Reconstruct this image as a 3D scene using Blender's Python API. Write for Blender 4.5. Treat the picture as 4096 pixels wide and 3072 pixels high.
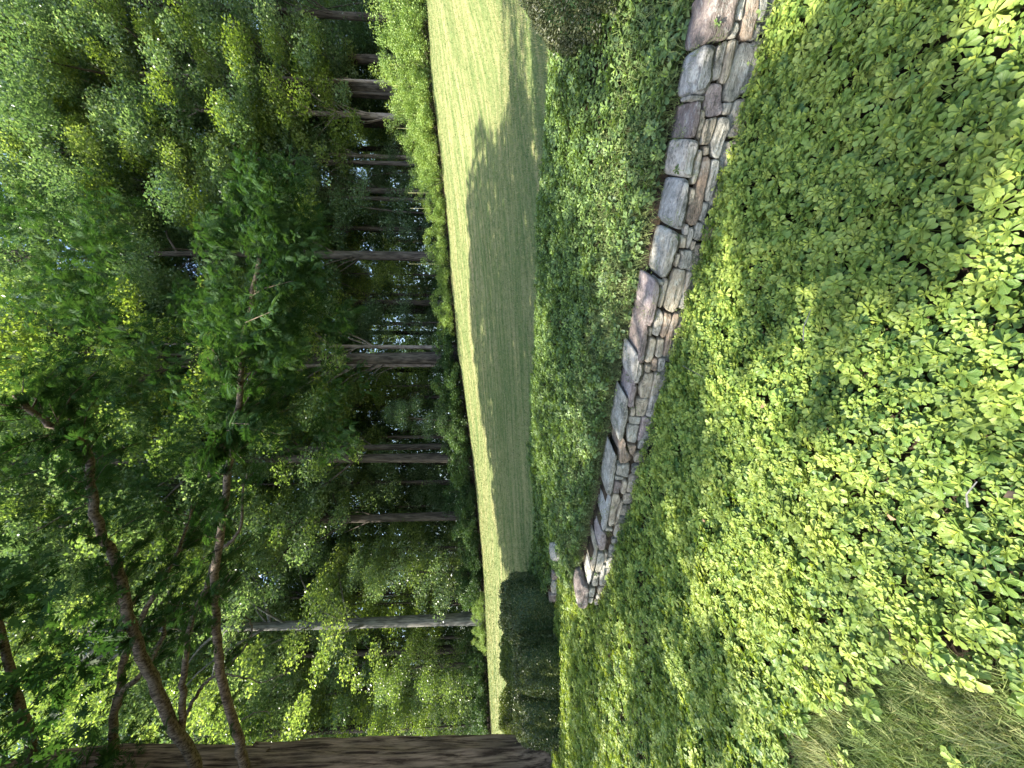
import bpy, math, random
import numpy as np
from mathutils import Vector, Matrix

R_ = math.radians
S = bpy.context.scene
for o in list(bpy.data.objects):
    bpy.data.objects.remove(o)
rng = np.random.default_rng(11)
random.seed(5)

# ------------------------------------------------------------------ camera
# The photograph lies on its side: the scene's sky is at the left edge of the picture.
F_PX = 370.0                      # focal length in pixels of a 1024 x 768 frame
PITCH = R_(3.0)
cam = bpy.data.cameras.new('camera')
cam.sensor_fit = 'HORIZONTAL'
cam.sensor_width = 36.0
cam.lens = 36.0 * F_PX / 1024.0
cam.clip_start = 0.05
cam.clip_end = 2000
camo = bpy.data.objects.new('camera', cam)
S.collection.objects.link(camo)
FWD = Vector((0, math.cos(PITCH), -math.sin(PITCH)))
DWN = Vector((0, -math.sin(PITCH), -math.cos(PITCH)))
RGT = Vector((1, 0, 0))
m = Matrix.Identity(4)
for i in range(3):
    m[i][0] = DWN[i]; m[i][1] = RGT[i]; m[i][2] = -FWD[i]
camo.matrix_world = m
S.camera = camo

# ------------------------------------------------------------------ sky and sun
SUN_EL = R_(49)
SUN_DIR = Vector((-1.0, -0.20, 0)).normalized() * math.cos(SUN_EL) + Vector((0, 0, math.sin(SUN_EL)))   # towards the sun
w = bpy.data.worlds.new('World'); S.world = w; w.use_nodes = True
nt = w.node_tree
bg = nt.nodes['Background']
sky = nt.nodes.new('ShaderNodeTexSky')
sky.sky_type = 'NISHITA'; sky.sun_disc = False
sky.sun_elevation = SUN_EL
sky.sun_rotation = math.atan2(SUN_DIR.x, SUN_DIR.y)
sky.air_density = 1.2; sky.dust_density = 1.5
nt.links.new(sky.outputs[0], bg.inputs[0])
bg.inputs[1].default_value = 0.15
sl = bpy.data.lights.new('sun', 'SUN'); sl.energy = 4.8; sl.angle = R_(0.55); sl.color = (1.0, 0.93, 0.80)
so = bpy.data.objects.new('sun', sl); S.collection.objects.link(so)
so.rotation_euler = SUN_DIR.to_track_quat('Z', 'Y').to_euler()
S.view_settings.view_transform = 'Standard'
S.view_settings.look = 'None'
S.view_settings.gamma = 1.0
S.view_settings.use_curve_mapping = False
S.view_settings.exposure = 1.95
S.render.engine = 'CYCLES'
S.cycles.max_bounces = 7
S.cycles.diffuse_bounces = 3
S.cycles.transmission_bounces = 4
S.cycles.glossy_bounces = 2
S.cycles.use_denoising = True

# ------------------------------------------------------------------ helpers
def ray(px, py):
    return FWD + DWN * ((px - 512) / F_PX) + RGT * ((384 - py) / F_PX)
def at(px, py, depth):                       # point on the ray at world Y = depth
    r = ray(px, py)
    return r * (depth / r.y)
def at_z(px, py, z):
    r = ray(px, py)
    return r * (z / r.z)

def tag(o, label=None, cat=None, group=None, kind=None):
    if label: o['label'] = label
    if cat: o['category'] = cat
    if group: o['group'] = group
    if kind: o['kind'] = kind
    return o
def link(name, mesh, parent=None, mat=None):
    if mat is not None and not mesh.materials:
        mesh.materials.append(mat)
    o = bpy.data.objects.new(name, mesh)
    S.collection.objects.link(o)
    if parent is not None: o.parent = parent
    return o
def empty(name, loc):
    o = bpy.data.objects.new(name, None); o.empty_display_size = 0.3
    o.location = loc
    S.collection.objects.link(o)
    return o
def mesh_np(name, V, Fq, attrs=None, smooth=False, uv=None):
    """V (n,3), Fq (m,k) same-size faces or a list of such arrays"""
    me = bpy.data.meshes.new(name)
    V = np.asarray(V, dtype=np.float32)
    groups = Fq if isinstance(Fq, list) else [Fq]
    groups = [np.asarray(g, dtype=np.int32) for g in groups if len(g)]
    nf = sum(len(g) for g in groups); nl = sum(g.size for g in groups)
    me.vertices.add(len(V)); me.vertices.foreach_set('co', V.ravel())
    me.loops.add(nl); me.loops.foreach_set('vertex_index', np.concatenate([g.ravel() for g in groups]))
    me.polygons.add(nf)
    starts = []; k = 0
    for g in groups:
        starts.append(k + np.arange(len(g)) * g.shape[1]); k += g.size
    me.polygons.foreach_set('loop_start', np.concatenate(starts).astype(np.int32))
    me.update(calc_edges=True)
    if attrs:
        for an, (dom, arr) in attrs.items():
            a = me.attributes.new(an, 'FLOAT', dom); a.data.foreach_set('value', np.asarray(arr, dtype=np.float32))
    if uv is not None:
        l = me.uv_layers.new(name='UVMap'); idx = np.concatenate([g.ravel() for g in groups])
        l.data.foreach_set('uv', np.asarray(uv, dtype=np.float32)[idx].ravel())
    if smooth:
        me.polygons.foreach_set('use_smooth', np.ones(nf, dtype=bool))
    me.validate()
    return me

def vnoise(P, seed=0):
    """cheap smooth value noise in 3D, P (n,3) -> (n,) in -1..1"""
    P = np.asarray(P, dtype=np.float64)
    i = np.floor(P).astype(np.int64); f = P - i; f = f * f * (3 - 2 * f)
    def h(a, b, c):
        n = (a * 73856093) ^ (b * 19349663) ^ (c * 83492791) ^ (seed * 2654435761)
        n = (n ^ (n >> 13)) * 1274126177 & 0x7fffffff
        return (n % 100003) / 50001.5 - 1.0
    r = 0
    for dx in (0, 1):
        for dy in (0, 1):
            for dz in (0, 1):
                wgt = (f[:, 0] if dx else 1 - f[:, 0]) * (f[:, 1] if dy else 1 - f[:, 1]) * (f[:, 2] if dz else 1 - f[:, 2])
                r = r + wgt * h(i[:, 0] + dx, i[:, 1] + dy, i[:, 2] + dz)
    return r

class MB:
    """collects tapered tubes, builds one mesh"""
    def __init__(s): s.V = []; s.F = []; s.n = 0
    def tube(s, pts, rad, sides=8, flute=0.0, nfl=7, cap=True):
        pts = [Vector(p) for p in pts]
        k = len(pts)
        up = Vector((0.13, 0.21, 0.97))
        rings = []
        prev = None
        for i in range(k):
            t = (pts[min(i + 1, k - 1)] - pts[max(i - 1, 0)])
            if t.length < 1e-6: t = Vector((0, 0, 1))
            t.normalize()
            if prev is None:
                a = t.orthogonal().normalized()
                if abs(t.z) > .8: a = (Vector((1, 0, 0)) - t * t.x).normalized()
            else:
                a = (prev - t * prev.dot(t)).normalized()
            prev = a
            b = t.cross(a)
            for j in range(sides):
                an = 2 * math.pi * j / sides
                r = rad[i] * (1 + flute * math.sin(nfl * an + i * .06) + flute * .6 * math.sin((nfl - 3) * an + 1.3 + i * .04))
                s.V.append(pts[i] + a * (r * math.cos(an)) + b * (r * math.sin(an)))
        for i in range(k - 1):
            for j in range(sides):
                j2 = (j + 1) % sides
                s.F.append((s.n + i * sides + j, s.n + i * sides + j2, s.n + (i + 1) * sides + j2, s.n + (i + 1) * sides + j))
        s.n += k * sides
    def mesh(s, name, smooth=True):
        return mesh_np(name, np.array([tuple(v) for v in s.V]), np.array(s.F), smooth=smooth)

def smooth_path(pts, n):
    """Catmull-Rom through pts, n samples"""
    P = [Vector(p) for p in pts]
    P = [P[0] * 2 - P[1]] + P + [P[-1] * 2 - P[-2]]
    out = []
    segs = len(P) - 3
    for i in range(n):
        u = i / (n - 1) * segs
        k = min(int(u), segs - 1); t = u - k
        a, b, c, d = P[k:k + 4]
        out.append(0.5 * ((2 * b) + (c - a) * t + (2 * a - 5 * b + 4 * c - d) * t * t + (3 * b - a - 3 * c + d) * t ** 3))
    return out

# ------------------------------------------------------------------ materials
def new_mat(name):
    mt = bpy.data.materials.new(name); mt.use_nodes = True
    n = mt.node_tree; n.nodes.clear()
    out = n.nodes.new('ShaderNodeOutputMaterial')
    return mt, n, out
def N(n, t, **kw):
    x = n.nodes.new(t)
    for k, v in kw.items(): setattr(x, k, v)
    return x
def ramp(n, stops):
    r = n.nodes.new('ShaderNodeValToRGB')
    e = r.color_ramp.elements
    while len(e) < len(stops): e.new(0.5)
    for i, (p, c) in enumerate(stops):
        e[i].position = p; e[i].color = (*c, 1)
    return r

def leaf_mat(name, dark, mid, light, trans=0.4, trans_tint=(1.25, 1.25, 0.5), rough=0.5, attr='rnd', attr_type='GEOMETRY',
             obj_var=0.0, veins=False, young=None, spec=0.4, patch=0.0):
    mt, n, out = new_mat(name)
    L = n.links.new
    at_ = N(n, 'ShaderNodeAttribute', attribute_name=attr); at_.attribute_type = attr_type
    fac = at_.outputs['Fac']
    if obj_var:
        oi = N(n, 'ShaderNodeObjectInfo')
        mm = N(n, 'ShaderNodeMath', operation='MULTIPLY_ADD'); L(oi.outputs['Random'], mm.inputs[0]); mm.inputs[1].default_value = obj_var; L(fac, mm.inputs[2])
        m2 = N(n, 'ShaderNodeMath', operation='SUBTRACT'); L(mm.outputs[0], m2.inputs[0]); m2.inputs[1].default_value = obj_var * .5
        fac = m2.outputs[0]
    if patch:
        tc = N(n, 'ShaderNodeTexCoord'); nz = N(n, 'ShaderNodeTexNoise'); nz.inputs['Scale'].default_value = 0.9; nz.inputs['Detail'].default_value = 3
        geo = N(n, 'ShaderNodeNewGeometry'); L(geo.outputs['Position'], nz.inputs['Vector'])
        mm = N(n, 'ShaderNodeMath', operation='MULTIPLY_ADD'); L(nz.outputs['Fac'], mm.inputs[0]); mm.inputs[1].default_value = patch * 2; L(fac, mm.inputs[2])
        m2 = N(n, 'ShaderNodeMath', operation='SUBTRACT'); L(mm.outputs[0], m2.inputs[0]); m2.inputs[1].default_value = patch
        fac = m2.outputs[0]
    cr = ramp(n, [(0.0, dark), (0.5, mid), (1.0, light)]); L(fac, cr.inputs[0])
    col = cr.outputs[0]
    if young:
        ya = N(n, 'ShaderNodeAttribute', attribute_name='young')
        mx = N(n, 'ShaderNodeMixRGB'); L(ya.outputs['Fac'], mx.inputs[0]); L(col, mx.inputs[1]); mx.inputs[2].default_value = (*young, 1)
        col = mx.outputs[0]
    pr = N(n, 'ShaderNodeBsdfPrincipled')
    if veins:
        uvn = N(n, 'ShaderNodeUVMap'); sp = N(n, 'ShaderNodeSeparateXYZ'); L(uvn.outputs[0], sp.inputs[0])
        ab = N(n, 'ShaderNodeMath', operation='SUBTRACT'); L(sp.outputs[0], ab.inputs[0]); ab.inputs[1].default_value = 0.5
        ab2 = N(n, 'ShaderNodeMath', operation='ABSOLUTE'); L(ab.outputs[0], ab2.inputs[0])
        # side veins: wave of v - 0.7*|u|
        s1 = N(n, 'ShaderNodeMath', operation='MULTIPLY_ADD'); L(ab2.outputs[0], s1.inputs[0]); s1.inputs[1].default_value = -0.7; L(sp.outputs[1], s1.inputs[2])
        s2 = N(n, 'ShaderNodeMath', operation='MULTIPLY'); L(s1.outputs[0], s2.inputs[0]); s2.inputs[1].default_value = 38
        s3 = N(n, 'ShaderNodeMath', operation='SINE'); L(s2.outputs[0], s3.inputs[0])
        s4 = N(n, 'ShaderNodeMath', operation='POWER'); 
        s3b = N(n, 'ShaderNodeMath', operation='MULTIPLY_ADD'); L(s3.outputs[0], s3b.inputs[0]); s3b.inputs[1].default_value = .5; s3b.inputs[2].default_value = .5
        L(s3b.outputs[0], s4.inputs[0]); s4.inputs[1].default_value = 5
        mr = N(n, 'ShaderNodeMapRange'); L(ab2.outputs[0], mr.inputs[0]); mr.inputs[1].default_value = 0.02; mr.inputs[2].default_value = 0.07; mr.inputs[3].default_value = 1; mr.inputs[4].default_value = 0
        mxv = N(n, 'ShaderNodeMath', operation='MAXIMUM'); L(mr.outputs[0], mxv.inputs[0]); 
        s5 = N(n, 'ShaderNodeMath', operation='MULTIPLY'); L(s4.outputs[0], s5.inputs[0]); s5.inputs[1].default_value = 0.5
        L(s5.outputs[0], mxv.inputs[1])
        mx = N(n, 'ShaderNodeMixRGB', blend_type='MIX'); 
        s6 = N(n, 'ShaderNodeMath', operation='MULTIPLY'); L(mxv.outputs[0], s6.inputs[0]); s6.inputs[1].default_value = 0.42
        L(s6.outputs[0], mx.inputs[0]); L(col, mx.inputs[1]); mx.inputs[2].default_value = (0.26, 0.34, 0.10, 1)
        col = mx.outputs[0]
        bp = N(n, 'ShaderNodeBump'); bp.inputs['Strength'].default_value = 0.5; bp.inputs['Distance'].default_value = 0.002; bp.invert = True
        L(mxv.outputs[0], bp.inputs['Height']); L(bp.outputs[0], pr.inputs['Normal'])
    L(col, pr.inputs['Base Color'])
    pr.inputs['Roughness'].default_value = rough
    pr.inputs['Specular IOR Level'].default_value = spec
    if trans:
        tr = N(n, 'ShaderNodeBsdfTranslucent')
        tm = N(n, 'ShaderNodeMixRGB', blend_type='MULTIPLY'); tm.inputs[0].default_value = 1; L(col, tm.inputs[1]); tm.inputs[2].default_value = (*trans_tint, 1)
        L(tm.outputs[0], tr.inputs[0])
        mixs = N(n, 'ShaderNodeMixShader'); mixs.inputs[0].default_value = trans
        L(pr.outputs[0], mixs.inputs[1]); L(tr.outputs[0], mixs.inputs[2]); L(mixs.outputs[0], out.inputs[0])
    else:
        L(pr.outputs[0], out.inputs[0])
    return mt

def bark_mat(name, c1, c2, scale=6.0, stretch=0.12, bump=0.6, dist=0.02):
    mt, n, out = new_mat(name); L = n.links.new
    tc = N(n, 'ShaderNodeTexCoord'); mp = N(n, 'ShaderNodeMapping'); mp.inputs['Scale'].default_value = (1, 1, stretch)
    L(tc.outputs['Object'], mp.inputs[0])
    nz = N(n, 'ShaderNodeTexNoise'); nz.inputs['Scale'].default_value = scale; nz.inputs['Detail'].default_value = 7; nz.inputs['Roughness'].default_value = .68
    L(mp.outputs[0], nz.inputs['Vector'])
    n2 = N(n, 'ShaderNodeTexNoise'); n2.inputs['Scale'].default_value = 1.3; n2.inputs['Detail'].default_value = 4
    L(tc.outputs['Object'], n2.inputs['Vector'])
    cr = ramp(n, [(0.40, c1), (0.60, c2)]); L(nz.outputs['Fac'], cr.inputs[0])
    mx = N(n, 'ShaderNodeMixRGB', blend_type='MULTIPLY'); mx.inputs[0].default_value = .6
    c3 = ramp(n, [(0.3, (.55, .6, .5)), (0.7, (1.25, 1.2, 1.15))]); L(n2.outputs['Fac'], c3.inputs[0])
    L(cr.outputs[0], mx.inputs[1]); L(c3.outputs[0], mx.inputs[2])
    pr = N(n, 'ShaderNodeBsdfPrincipled'); L(mx.outputs[0], pr.inputs['Base Color']); pr.inputs['Roughness'].default_value = .9
    pr.inputs['Specular IOR Level'].default_value = .2
    bp = N(n, 'ShaderNodeBump'); bp.inputs['Strength'].default_value = bump; bp.inputs['Distance'].default_value = dist
    L(nz.outputs['Fac'], bp.inputs['Height']); L(bp.outputs[0], pr.inputs['Normal'])
    L(pr.outputs[0], out.inputs[0])
    return mt

def stone_mat(name, c1, c2, c3, lichen=0.3):
    mt, n, out = new_mat(name); L = n.links.new
    tc = N(n, 'ShaderNodeTexCoord')
    geo = N(n, 'ShaderNodeNewGeometry')
    mp = N(n, 'ShaderNodeMapping'); mp.inputs['Scale'].default_value = (1, 1, 2.2); L(geo.outputs['Position'], mp.inputs[0])
    nz = N(n, 'ShaderNodeTexNoise'); nz.inputs['Scale'].default_value = 13; nz.inputs['Detail'].default_value = 9; nz.inputs['Roughness'].default_value = .70
    nz.inputs['Distortion'].default_value = .25
    L(mp.outputs[0], nz.inputs['Vector'])
    cr = ramp(n, [(0.32, c1), (0.52, c2), (0.7, c3)]); L(nz.outputs['Fac'], cr.inputs[0])
    # pale lichen and dark algae spots
    vz = N(n, 'ShaderNodeTexNoise'); vz.inputs['Scale'].default_value = 42; vz.inputs['Detail'].default_value = 5; vz.inputs['Roughness'].default_value = .7
    L(geo.outputs['Position'], vz.inputs['Vector'])
    big = N(n, 'ShaderNodeTexNoise'); big.inputs['Scale'].default_value = 5.5; big.inputs['Detail'].default_value = 3
    mo = N(n, 'ShaderNodeMapping'); mo.inputs['Location'].default_value = (7, 3, 1); L(geo.outputs['Position'], mo.inputs[0]); L(mo.outputs[0], big.inputs['Vector'])
    ad = N(n, 'ShaderNodeMath', operation='ADD'); L(vz.outputs['Fac'], ad.inputs[0]); L(big.outputs['Fac'], ad.inputs[1])
    lr = N(n, 'ShaderNodeMapRange'); L(ad.outputs[0], lr.inputs[0]); lr.inputs[1].default_value = 1.06; lr.inputs[2].default_value = 1.2; lr.inputs[3].default_value = 0; lr.inputs[4].default_value = lichen
    m1 = N(n, 'ShaderNodeMixRGB'); L(lr.outputs[0], m1.inputs[0]); L(cr.outputs[0], m1.inputs[1]); m1.inputs[2].default_value = (.47, .49, .45, 1)
    dr = N(n, 'ShaderNodeMapRange'); L(ad.outputs[0], dr.inputs[0]); dr.inputs[1].default_value = .92; dr.inputs[2].default_value = .80; dr.inputs[3].default_value = 0; dr.inputs[4].default_value = .65
    m2 = N(n, 'ShaderNodeMixRGB'); L(dr.outputs[0], m2.inputs[0]); L(m1.outputs[0], m2.inputs[1]); m2.inputs[2].default_value = (.055, .06, .05, 1)
    pr = N(n, 'ShaderNodeBsdfPrincipled'); L(m2.outputs[0], pr.inputs['Base Color']); pr.inputs['Roughness'].default_value = .88
    pr.inputs['Specular IOR Level'].default_value = .25
    fine = N(n, 'ShaderNodeTexNoise'); fine.inputs['Scale'].default_value = 70; fine.inputs['Detail'].default_value = 4; L(mp.outputs[0], fine.inputs['Vector'])
    hm = N(n, 'ShaderNodeMath', operation='MULTIPLY_ADD'); L(fine.outputs['Fac'], hm.inputs[0]); hm.inputs[1].default_value = .35; L(nz.outputs['Fac'], hm.inputs[2])
    bp = N(n, 'ShaderNodeBump'); bp.inputs['Strength'].default_value = 1.0; bp.inputs['Distance'].default_value = .035
    L(hm.outputs[0], bp.inputs['Height']); L(bp.outputs[0], pr.inputs['Normal'])
    L(pr.outputs[0], out.inputs[0])
    return mt

def ground_mat(name, c1, c2, c3, scale=8, bump=.6):
    mt, n, out = new_mat(name); L = n.links.new
    geo = N(n, 'ShaderNodeNewGeometry')
    nz = N(n, 'ShaderNodeTexNoise'); nz.inputs['Scale'].default_value = scale; nz.inputs['Detail'].default_value = 8; nz.inputs['Roughness'].default_value = .7
    L(geo.outputs['Position'], nz.inputs['Vector'])
    cr = ramp(n, [(0.3, c1), (0.5, c2), (0.72, c3)]); L(nz.outputs['Fac'], cr.inputs[0])
    pr = N(n, 'ShaderNodeBsdfPrincipled'); L(cr.outputs[0], pr.inputs['Base Color']); pr.inputs['Roughness'].default_value = .95
    pr.inputs['Specular IOR Level'].default_value = .15
    bp = N(n, 'ShaderNodeBump'); bp.inputs['Strength'].default_value = bump; bp.inputs['Distance'].default_value = .03
    L(nz.outputs['Fac'], bp.inputs['Height']); L(bp.outputs[0], pr.inputs['Normal'])
    L(pr.outputs[0], out.inputs[0])
    return mt

M_soil = ground_mat('soil', (.018, .013, .009), (.035, .026, .017), (.075, .055, .035), 9)
M_pachy = leaf_mat('pachysandra_leaf', (.042, .105, .022), (.16, .255, .047), (.32, .39, .088), trans=.34, trans_tint=(1.2, 1.15, .4),
                   rough=.42, attr='tint', attr_type='INSTANCER', veins=True, young=(.38, .44, .065), spec=.45, patch=.25)
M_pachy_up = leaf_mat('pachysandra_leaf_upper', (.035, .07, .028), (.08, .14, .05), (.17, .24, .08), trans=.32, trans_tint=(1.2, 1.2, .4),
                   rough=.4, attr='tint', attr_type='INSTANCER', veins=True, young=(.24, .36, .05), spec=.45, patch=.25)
M_stem = leaf_mat('dry_stem', (.07, .085, .03), (.13, .18, .055), (.25, .29, .10), trans=.2, attr='tint', attr_type='INSTANCER', rough=.7)
M_grass = leaf_mat('lawn_grass_blade', (.055, .105, .03), (.145, .195, .062), (.37, .33, .165), trans=.25, trans_tint=(1.1, 1.1, .6), attr='tint', attr_type='INSTANCER', rough=.6, spec=.3)
M_rough = leaf_mat('rough_grass_blade', (.06, .10, .025), (.16, .22, .055), (.36, .34, .16), trans=.25, trans_tint=(1.1, 1.1, .6), attr='tint', attr_type='INSTANCER', rough=.6, spec=.3)
M_forest = [
    leaf_mat('maple_leaf', (.06, .11, .04), (.15, .21, .075), (.33, .39, .17), trans=.5, trans_tint=(1.25, 1.35, .5), obj_var=.4, rough=.36, spec=.9),
    leaf_mat('tulip_leaf', (.055, .105, .055), (.135, .205, .11), (.34, .41, .27), trans=.45, trans_tint=(1.3, 1.4, .6), obj_var=.4, rough=.38, spec=.9),
    leaf_mat('hickory_leaf', (.08, .13, .035), (.18, .24, .06), (.37, .43, .14), trans=.5, trans_tint=(1.2, 1.3, .45), obj_var=.4, rough=.4, spec=.7),
]
M_redleaf = leaf_mat('redwood_needle', (.018, .048, .018), (.04, .088, .03), (.09, .15, .052), trans=.33, trans_tint=(1.15, 1.3, .5), obj_var=0, rough=.7, spec=.12)
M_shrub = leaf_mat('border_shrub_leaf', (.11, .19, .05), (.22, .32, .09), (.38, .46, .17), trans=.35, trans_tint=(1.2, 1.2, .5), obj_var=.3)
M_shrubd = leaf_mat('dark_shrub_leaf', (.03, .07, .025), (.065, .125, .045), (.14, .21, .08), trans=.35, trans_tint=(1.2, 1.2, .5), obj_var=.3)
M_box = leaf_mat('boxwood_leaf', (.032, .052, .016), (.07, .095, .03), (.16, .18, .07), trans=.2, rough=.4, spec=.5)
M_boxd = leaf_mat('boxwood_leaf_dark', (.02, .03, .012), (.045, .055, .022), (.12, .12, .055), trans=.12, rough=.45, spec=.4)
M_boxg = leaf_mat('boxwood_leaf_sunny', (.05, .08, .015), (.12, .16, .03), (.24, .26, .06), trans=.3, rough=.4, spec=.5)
M_bark = bark_mat('forest_bark', (.03, .024, .02), (.11, .092, .078), 9, .15)
M_barkg = bark_mat('grey_bark', (.06, .058, .056), (.20, .195, .185), 14, .12)
M_barkp = bark_mat('pale_bark', (.16, .125, .11), (.36, .30, .27), 4, .5, .3)
M_barkr = bark_mat('redwood_bark', (.045, .028, .020), (.30, .21, .155), 15, .06, 1.0, .06)
M_limb = bark_mat('redwood_limb_bark', (.05, .036, .025), (.23, .18, .135), 22, .35, .9, .02)
M_stake = ground_mat('pale_stake', (.55, .50, .22), (.62, .57, .28), (.7, .64, .35), 30, .1)

# ------------------------------------------------------------------ terrain
def rbf(pts):
    P = np.array(pts, dtype=float); X = P[:, :2]; z = P[:, 2]; n = len(P)
    D = np.linalg.norm(X[:, None] - X[None], axis=2)
    A = np.zeros((n + 3, n + 3)); A[:n, :n] = D; A[:n, n] = 1; A[:n, n + 1:] = X; A[n, :n] = 1; A[n + 1:, :n] = X.T
    c = np.linalg.solve(A, np.concatenate([z, [0, 0, 0]]))
    def f(Q):
        Q = np.asarray(Q, dtype=float).reshape(-1, 2); out = np.empty(len(Q))
        for s in range(0, len(Q), 20000):
            q = Q[s:s + 20000]
            d = np.linalg.norm(q[:, None] - X[None], axis=2)
            out[s:s + 20000] = d @ c[:n] + c[n] + q @ c[n + 1:]
        return out
    return f
W0 = at_z(764, 0, -1.50); W1 = at_z(595, 606, -1.50)       # foot of the wall, right and left end
wdir = Vector((W1.x - W0.x, W1.y - W0.y, 0)).normalized()
wnrm = Vector((wdir.y, -wdir.x, 0))                         # out of the face, towards the camera
if wnrm.dot(Vector((W0.x, W0.y, 0))) > 0: wnrm = -wnrm
wdist = -wnrm.dot(Vector((W0.x, W0.y, 0)))
WR = W0 - wdir * 4.0
S0 = at_z(557, 568, -1.30); S1 = at_z(546, 640, -1.27)
GZ = -1.62
low = [(-3, -3, GZ), (4, -3, GZ), (0, 1, GZ), (3, 0, GZ), (W0.x, W0.y, GZ), (W1.x, W1.y, GZ), (-.5, 3.4, GZ), (-5, 3, -1.6), (-4, 6, -1.55),
       (S0.x, S0.y, -1.47), (S1.x, S1.y, -1.42), (-9, 8.5, -1.40), (-10, 3, -1.5), (-14, 8, -1.3), (-20, 2, -1.4), (10, -8, GZ), (-20, -20, GZ), (30, -20, GZ)]
up = []
for s in np.linspace(-4, (W1 - W0).length, 9):
    q = W0 + wdir * s - wnrm * .35
    up.append((q.x, q.y, -1.27))
for px, py, d, dz in [(551, 79, 3.9, .1), (545, 140, 4.8, .1), (539, 199, 5.5, .1), (537, 278, 6.3, .1), (532, 393, 7.2, .1), (530, 463, 7.8, .1), (528, 583, 8.8, .1)]:
    q = at(px, py, d); up.append((q.x, q.y, q.z - dz))
    if d > 5: up.append((q.x * 1.06, q.y + .5, q.z - dz - .01))
far = []
for px, py, d in [(425, -40, 17), (427, 0, 17), (433, 93, 17), (444, 185, 17), (451, 278, 17.5), (458, 352, 18), (468, 417, 18), (477, 495, 18), (484, 574, 18), (487, 650, 18), (492, 741, 18), (493, 860, 18)]:
    q = at(px, py, d); far.append(q); up.append((q.x, q.y, q.z))
for q in far[::2]:
    up.append((q.x * 1.5, q.y * 1.5, q.z * 1.22 + .35))
    up.append((q.x * 3.5, q.y * 3.5, q.z * 1.8 + 1.0))
    up.append((q.x * 9, q.y * 9, q.z * 2.3 + 2.0))
for px, py, d, in [(505, 60, 9), (500, 150, 10), (500, 280, 11), (500, 393, 12), (502, 500, 12.5), (505, 600, 12.5), (508, 700, 12.5)]:
    q = at(px - 4, py, d); up.append((q.x, q.y, q.z))
up += [(4.6, 2.2, -.80), (7, 0, -.6), (9, 5, .2), (12, -6, -.6), (-9, 9.7, -1.30), (S0.x, S0.y + .3, -1.30), (S1.x, S1.y + .3, -1.3), (-14, 9.5, -1.2), (-30, 9, -1.2), (40, 0, 3)]
fl, fu = rbf(low), rbf(up)
wall_back = [(WR - wnrm * .27), (W1 - wnrm * .27 + wdir * .02)]
poly_line = [(WR.x - wnrm.x * .27, WR.y - wnrm.y * .27), (wall_back[1].x, wall_back[1].y), (S0.x, S0.y + .10), (S1.x, S1.y + .10), (-8.5, 9.7), (-200, 10)]
def is_upper(Q):
    """True where a ground point lies behind the boundary line"""
    Q = np.asarray(Q, dtype=float).reshape(-1, 2)
    pl = [(300, poly_line[0][1] - 300)] + poly_line + [(-200, 900), (900, 900), (900, -297)]
    inside = np.zeros(len(Q), bool)
    x, y = Q[:, 0], Q[:, 1]
    j = len(pl) - 1
    for i in range(len(pl)):
        xi, yi = pl[i]; xj, yj = pl[j]
        c = ((yi > y) != (yj > y)) & (x < (xj - xi) * (y - yi) / ((yj - yi) if yj != yi else 1e-9) + xi)
        inside ^= c; j = i
    return inside
def ground_z(Q):
    Q = np.asarray(Q, dtype=float).reshape(-1, 2)
    u = is_upper(Q)
    z = np.where(u, fu(Q), fl(Q))
    z = z + 0.012 * vnoise(np.c_[Q * 1.7, np.zeros(len(Q))], 3)
    return z
def gz(x, y): return float(ground_z([(x, y)])[0])

def axis_lines(lo, hi, flo, fhi, fine, grow):
    a = list(np.arange(flo, fhi, fine)); x = a[-1]; st = fine
    while x < hi: st *= grow; x += st; a.append(x)
    x = a[0]; st = fine
    while x > lo: st *= grow; x -= st; a.insert(0, x)
    return np.array(a)
gx = axis_lines(-220, 220, -9.5, 6.5, .085, 1.10); gy = axis_lines(-30, 260, .4, 10.5, .085, 1.10)
GX, GY = np.meshgrid(gx, gy, indexing='ij')
Q = np.c_[GX.ravel(), GY.ravel()]
Z = ground_z(Q)
V = np.c_[Q, Z]
ni, nj = GX.shape
ii, jj = np.meshgrid(np.arange(ni - 1), np.arange(nj - 1), indexing='ij')
a = (ii * nj + jj).ravel()
Fg = np.c_[a, a + nj, a + nj + 1, a + 1]
tag(link('ground', mesh_np('ground', V, Fg, smooth=False), mat=M_soil), kind='structure')

# lawn outline on the ground: near edge (behind the bed) and far edge (border shrubs)
near = [at(px, py, d) for px, py, d in [(548, -20, 3.4), (551, 79, 3.9), (545, 140, 4.8), (539, 199, 5.5), (537, 278, 6.3), (532, 393, 7.2), (530, 463, 7.8), (528, 583, 8.8)]]
lawn_near = [(9.5, .5), (5.0, 2.6)] + [(q.x * 1.02, q.y * 1.02 + .03) for q in near[1:]] + [(-7.0, 10.3), (-16, 11.0), (-40, 11.5)]
lawn_far = [(q.x, q.y) for q in far]
lawn_far[0] = (24, 14)
lf = np.array(sorted(lawn_far)); ln = np.array(sorted(lawn_near))
def in_lawn(Q):
    y0 = np.interp(Q[:, 0], ln[:, 0], ln[:, 1]); y1 = np.interp(Q[:, 0], lf[:, 0], lf[:, 1])
    return (Q[:, 1] > y0) & (Q[:, 1] < y1)
cx = np.arange(-30, 24, .3); rows = 44
LV = []; 
for x in cx:
    y0 = np.interp(x, ln[:, 0], ln[:, 1]); y1 = np.interp(x, lf[:, 0], lf[:, 1])
    for k in range(rows): LV.append((x, y0 + (y1 - y0) * k / (rows - 1)))
LV = np.array(LV); LZ = ground_z(LV) + .012
a = (np.arange(len(cx) - 1)[:, None] * rows + np.arange(rows - 1)[None]).ravel()
mt, n, out = new_mat('lawn_turf'); L = n.links.new
geo = N(n, 'ShaderNodeNewGeometry')
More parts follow.
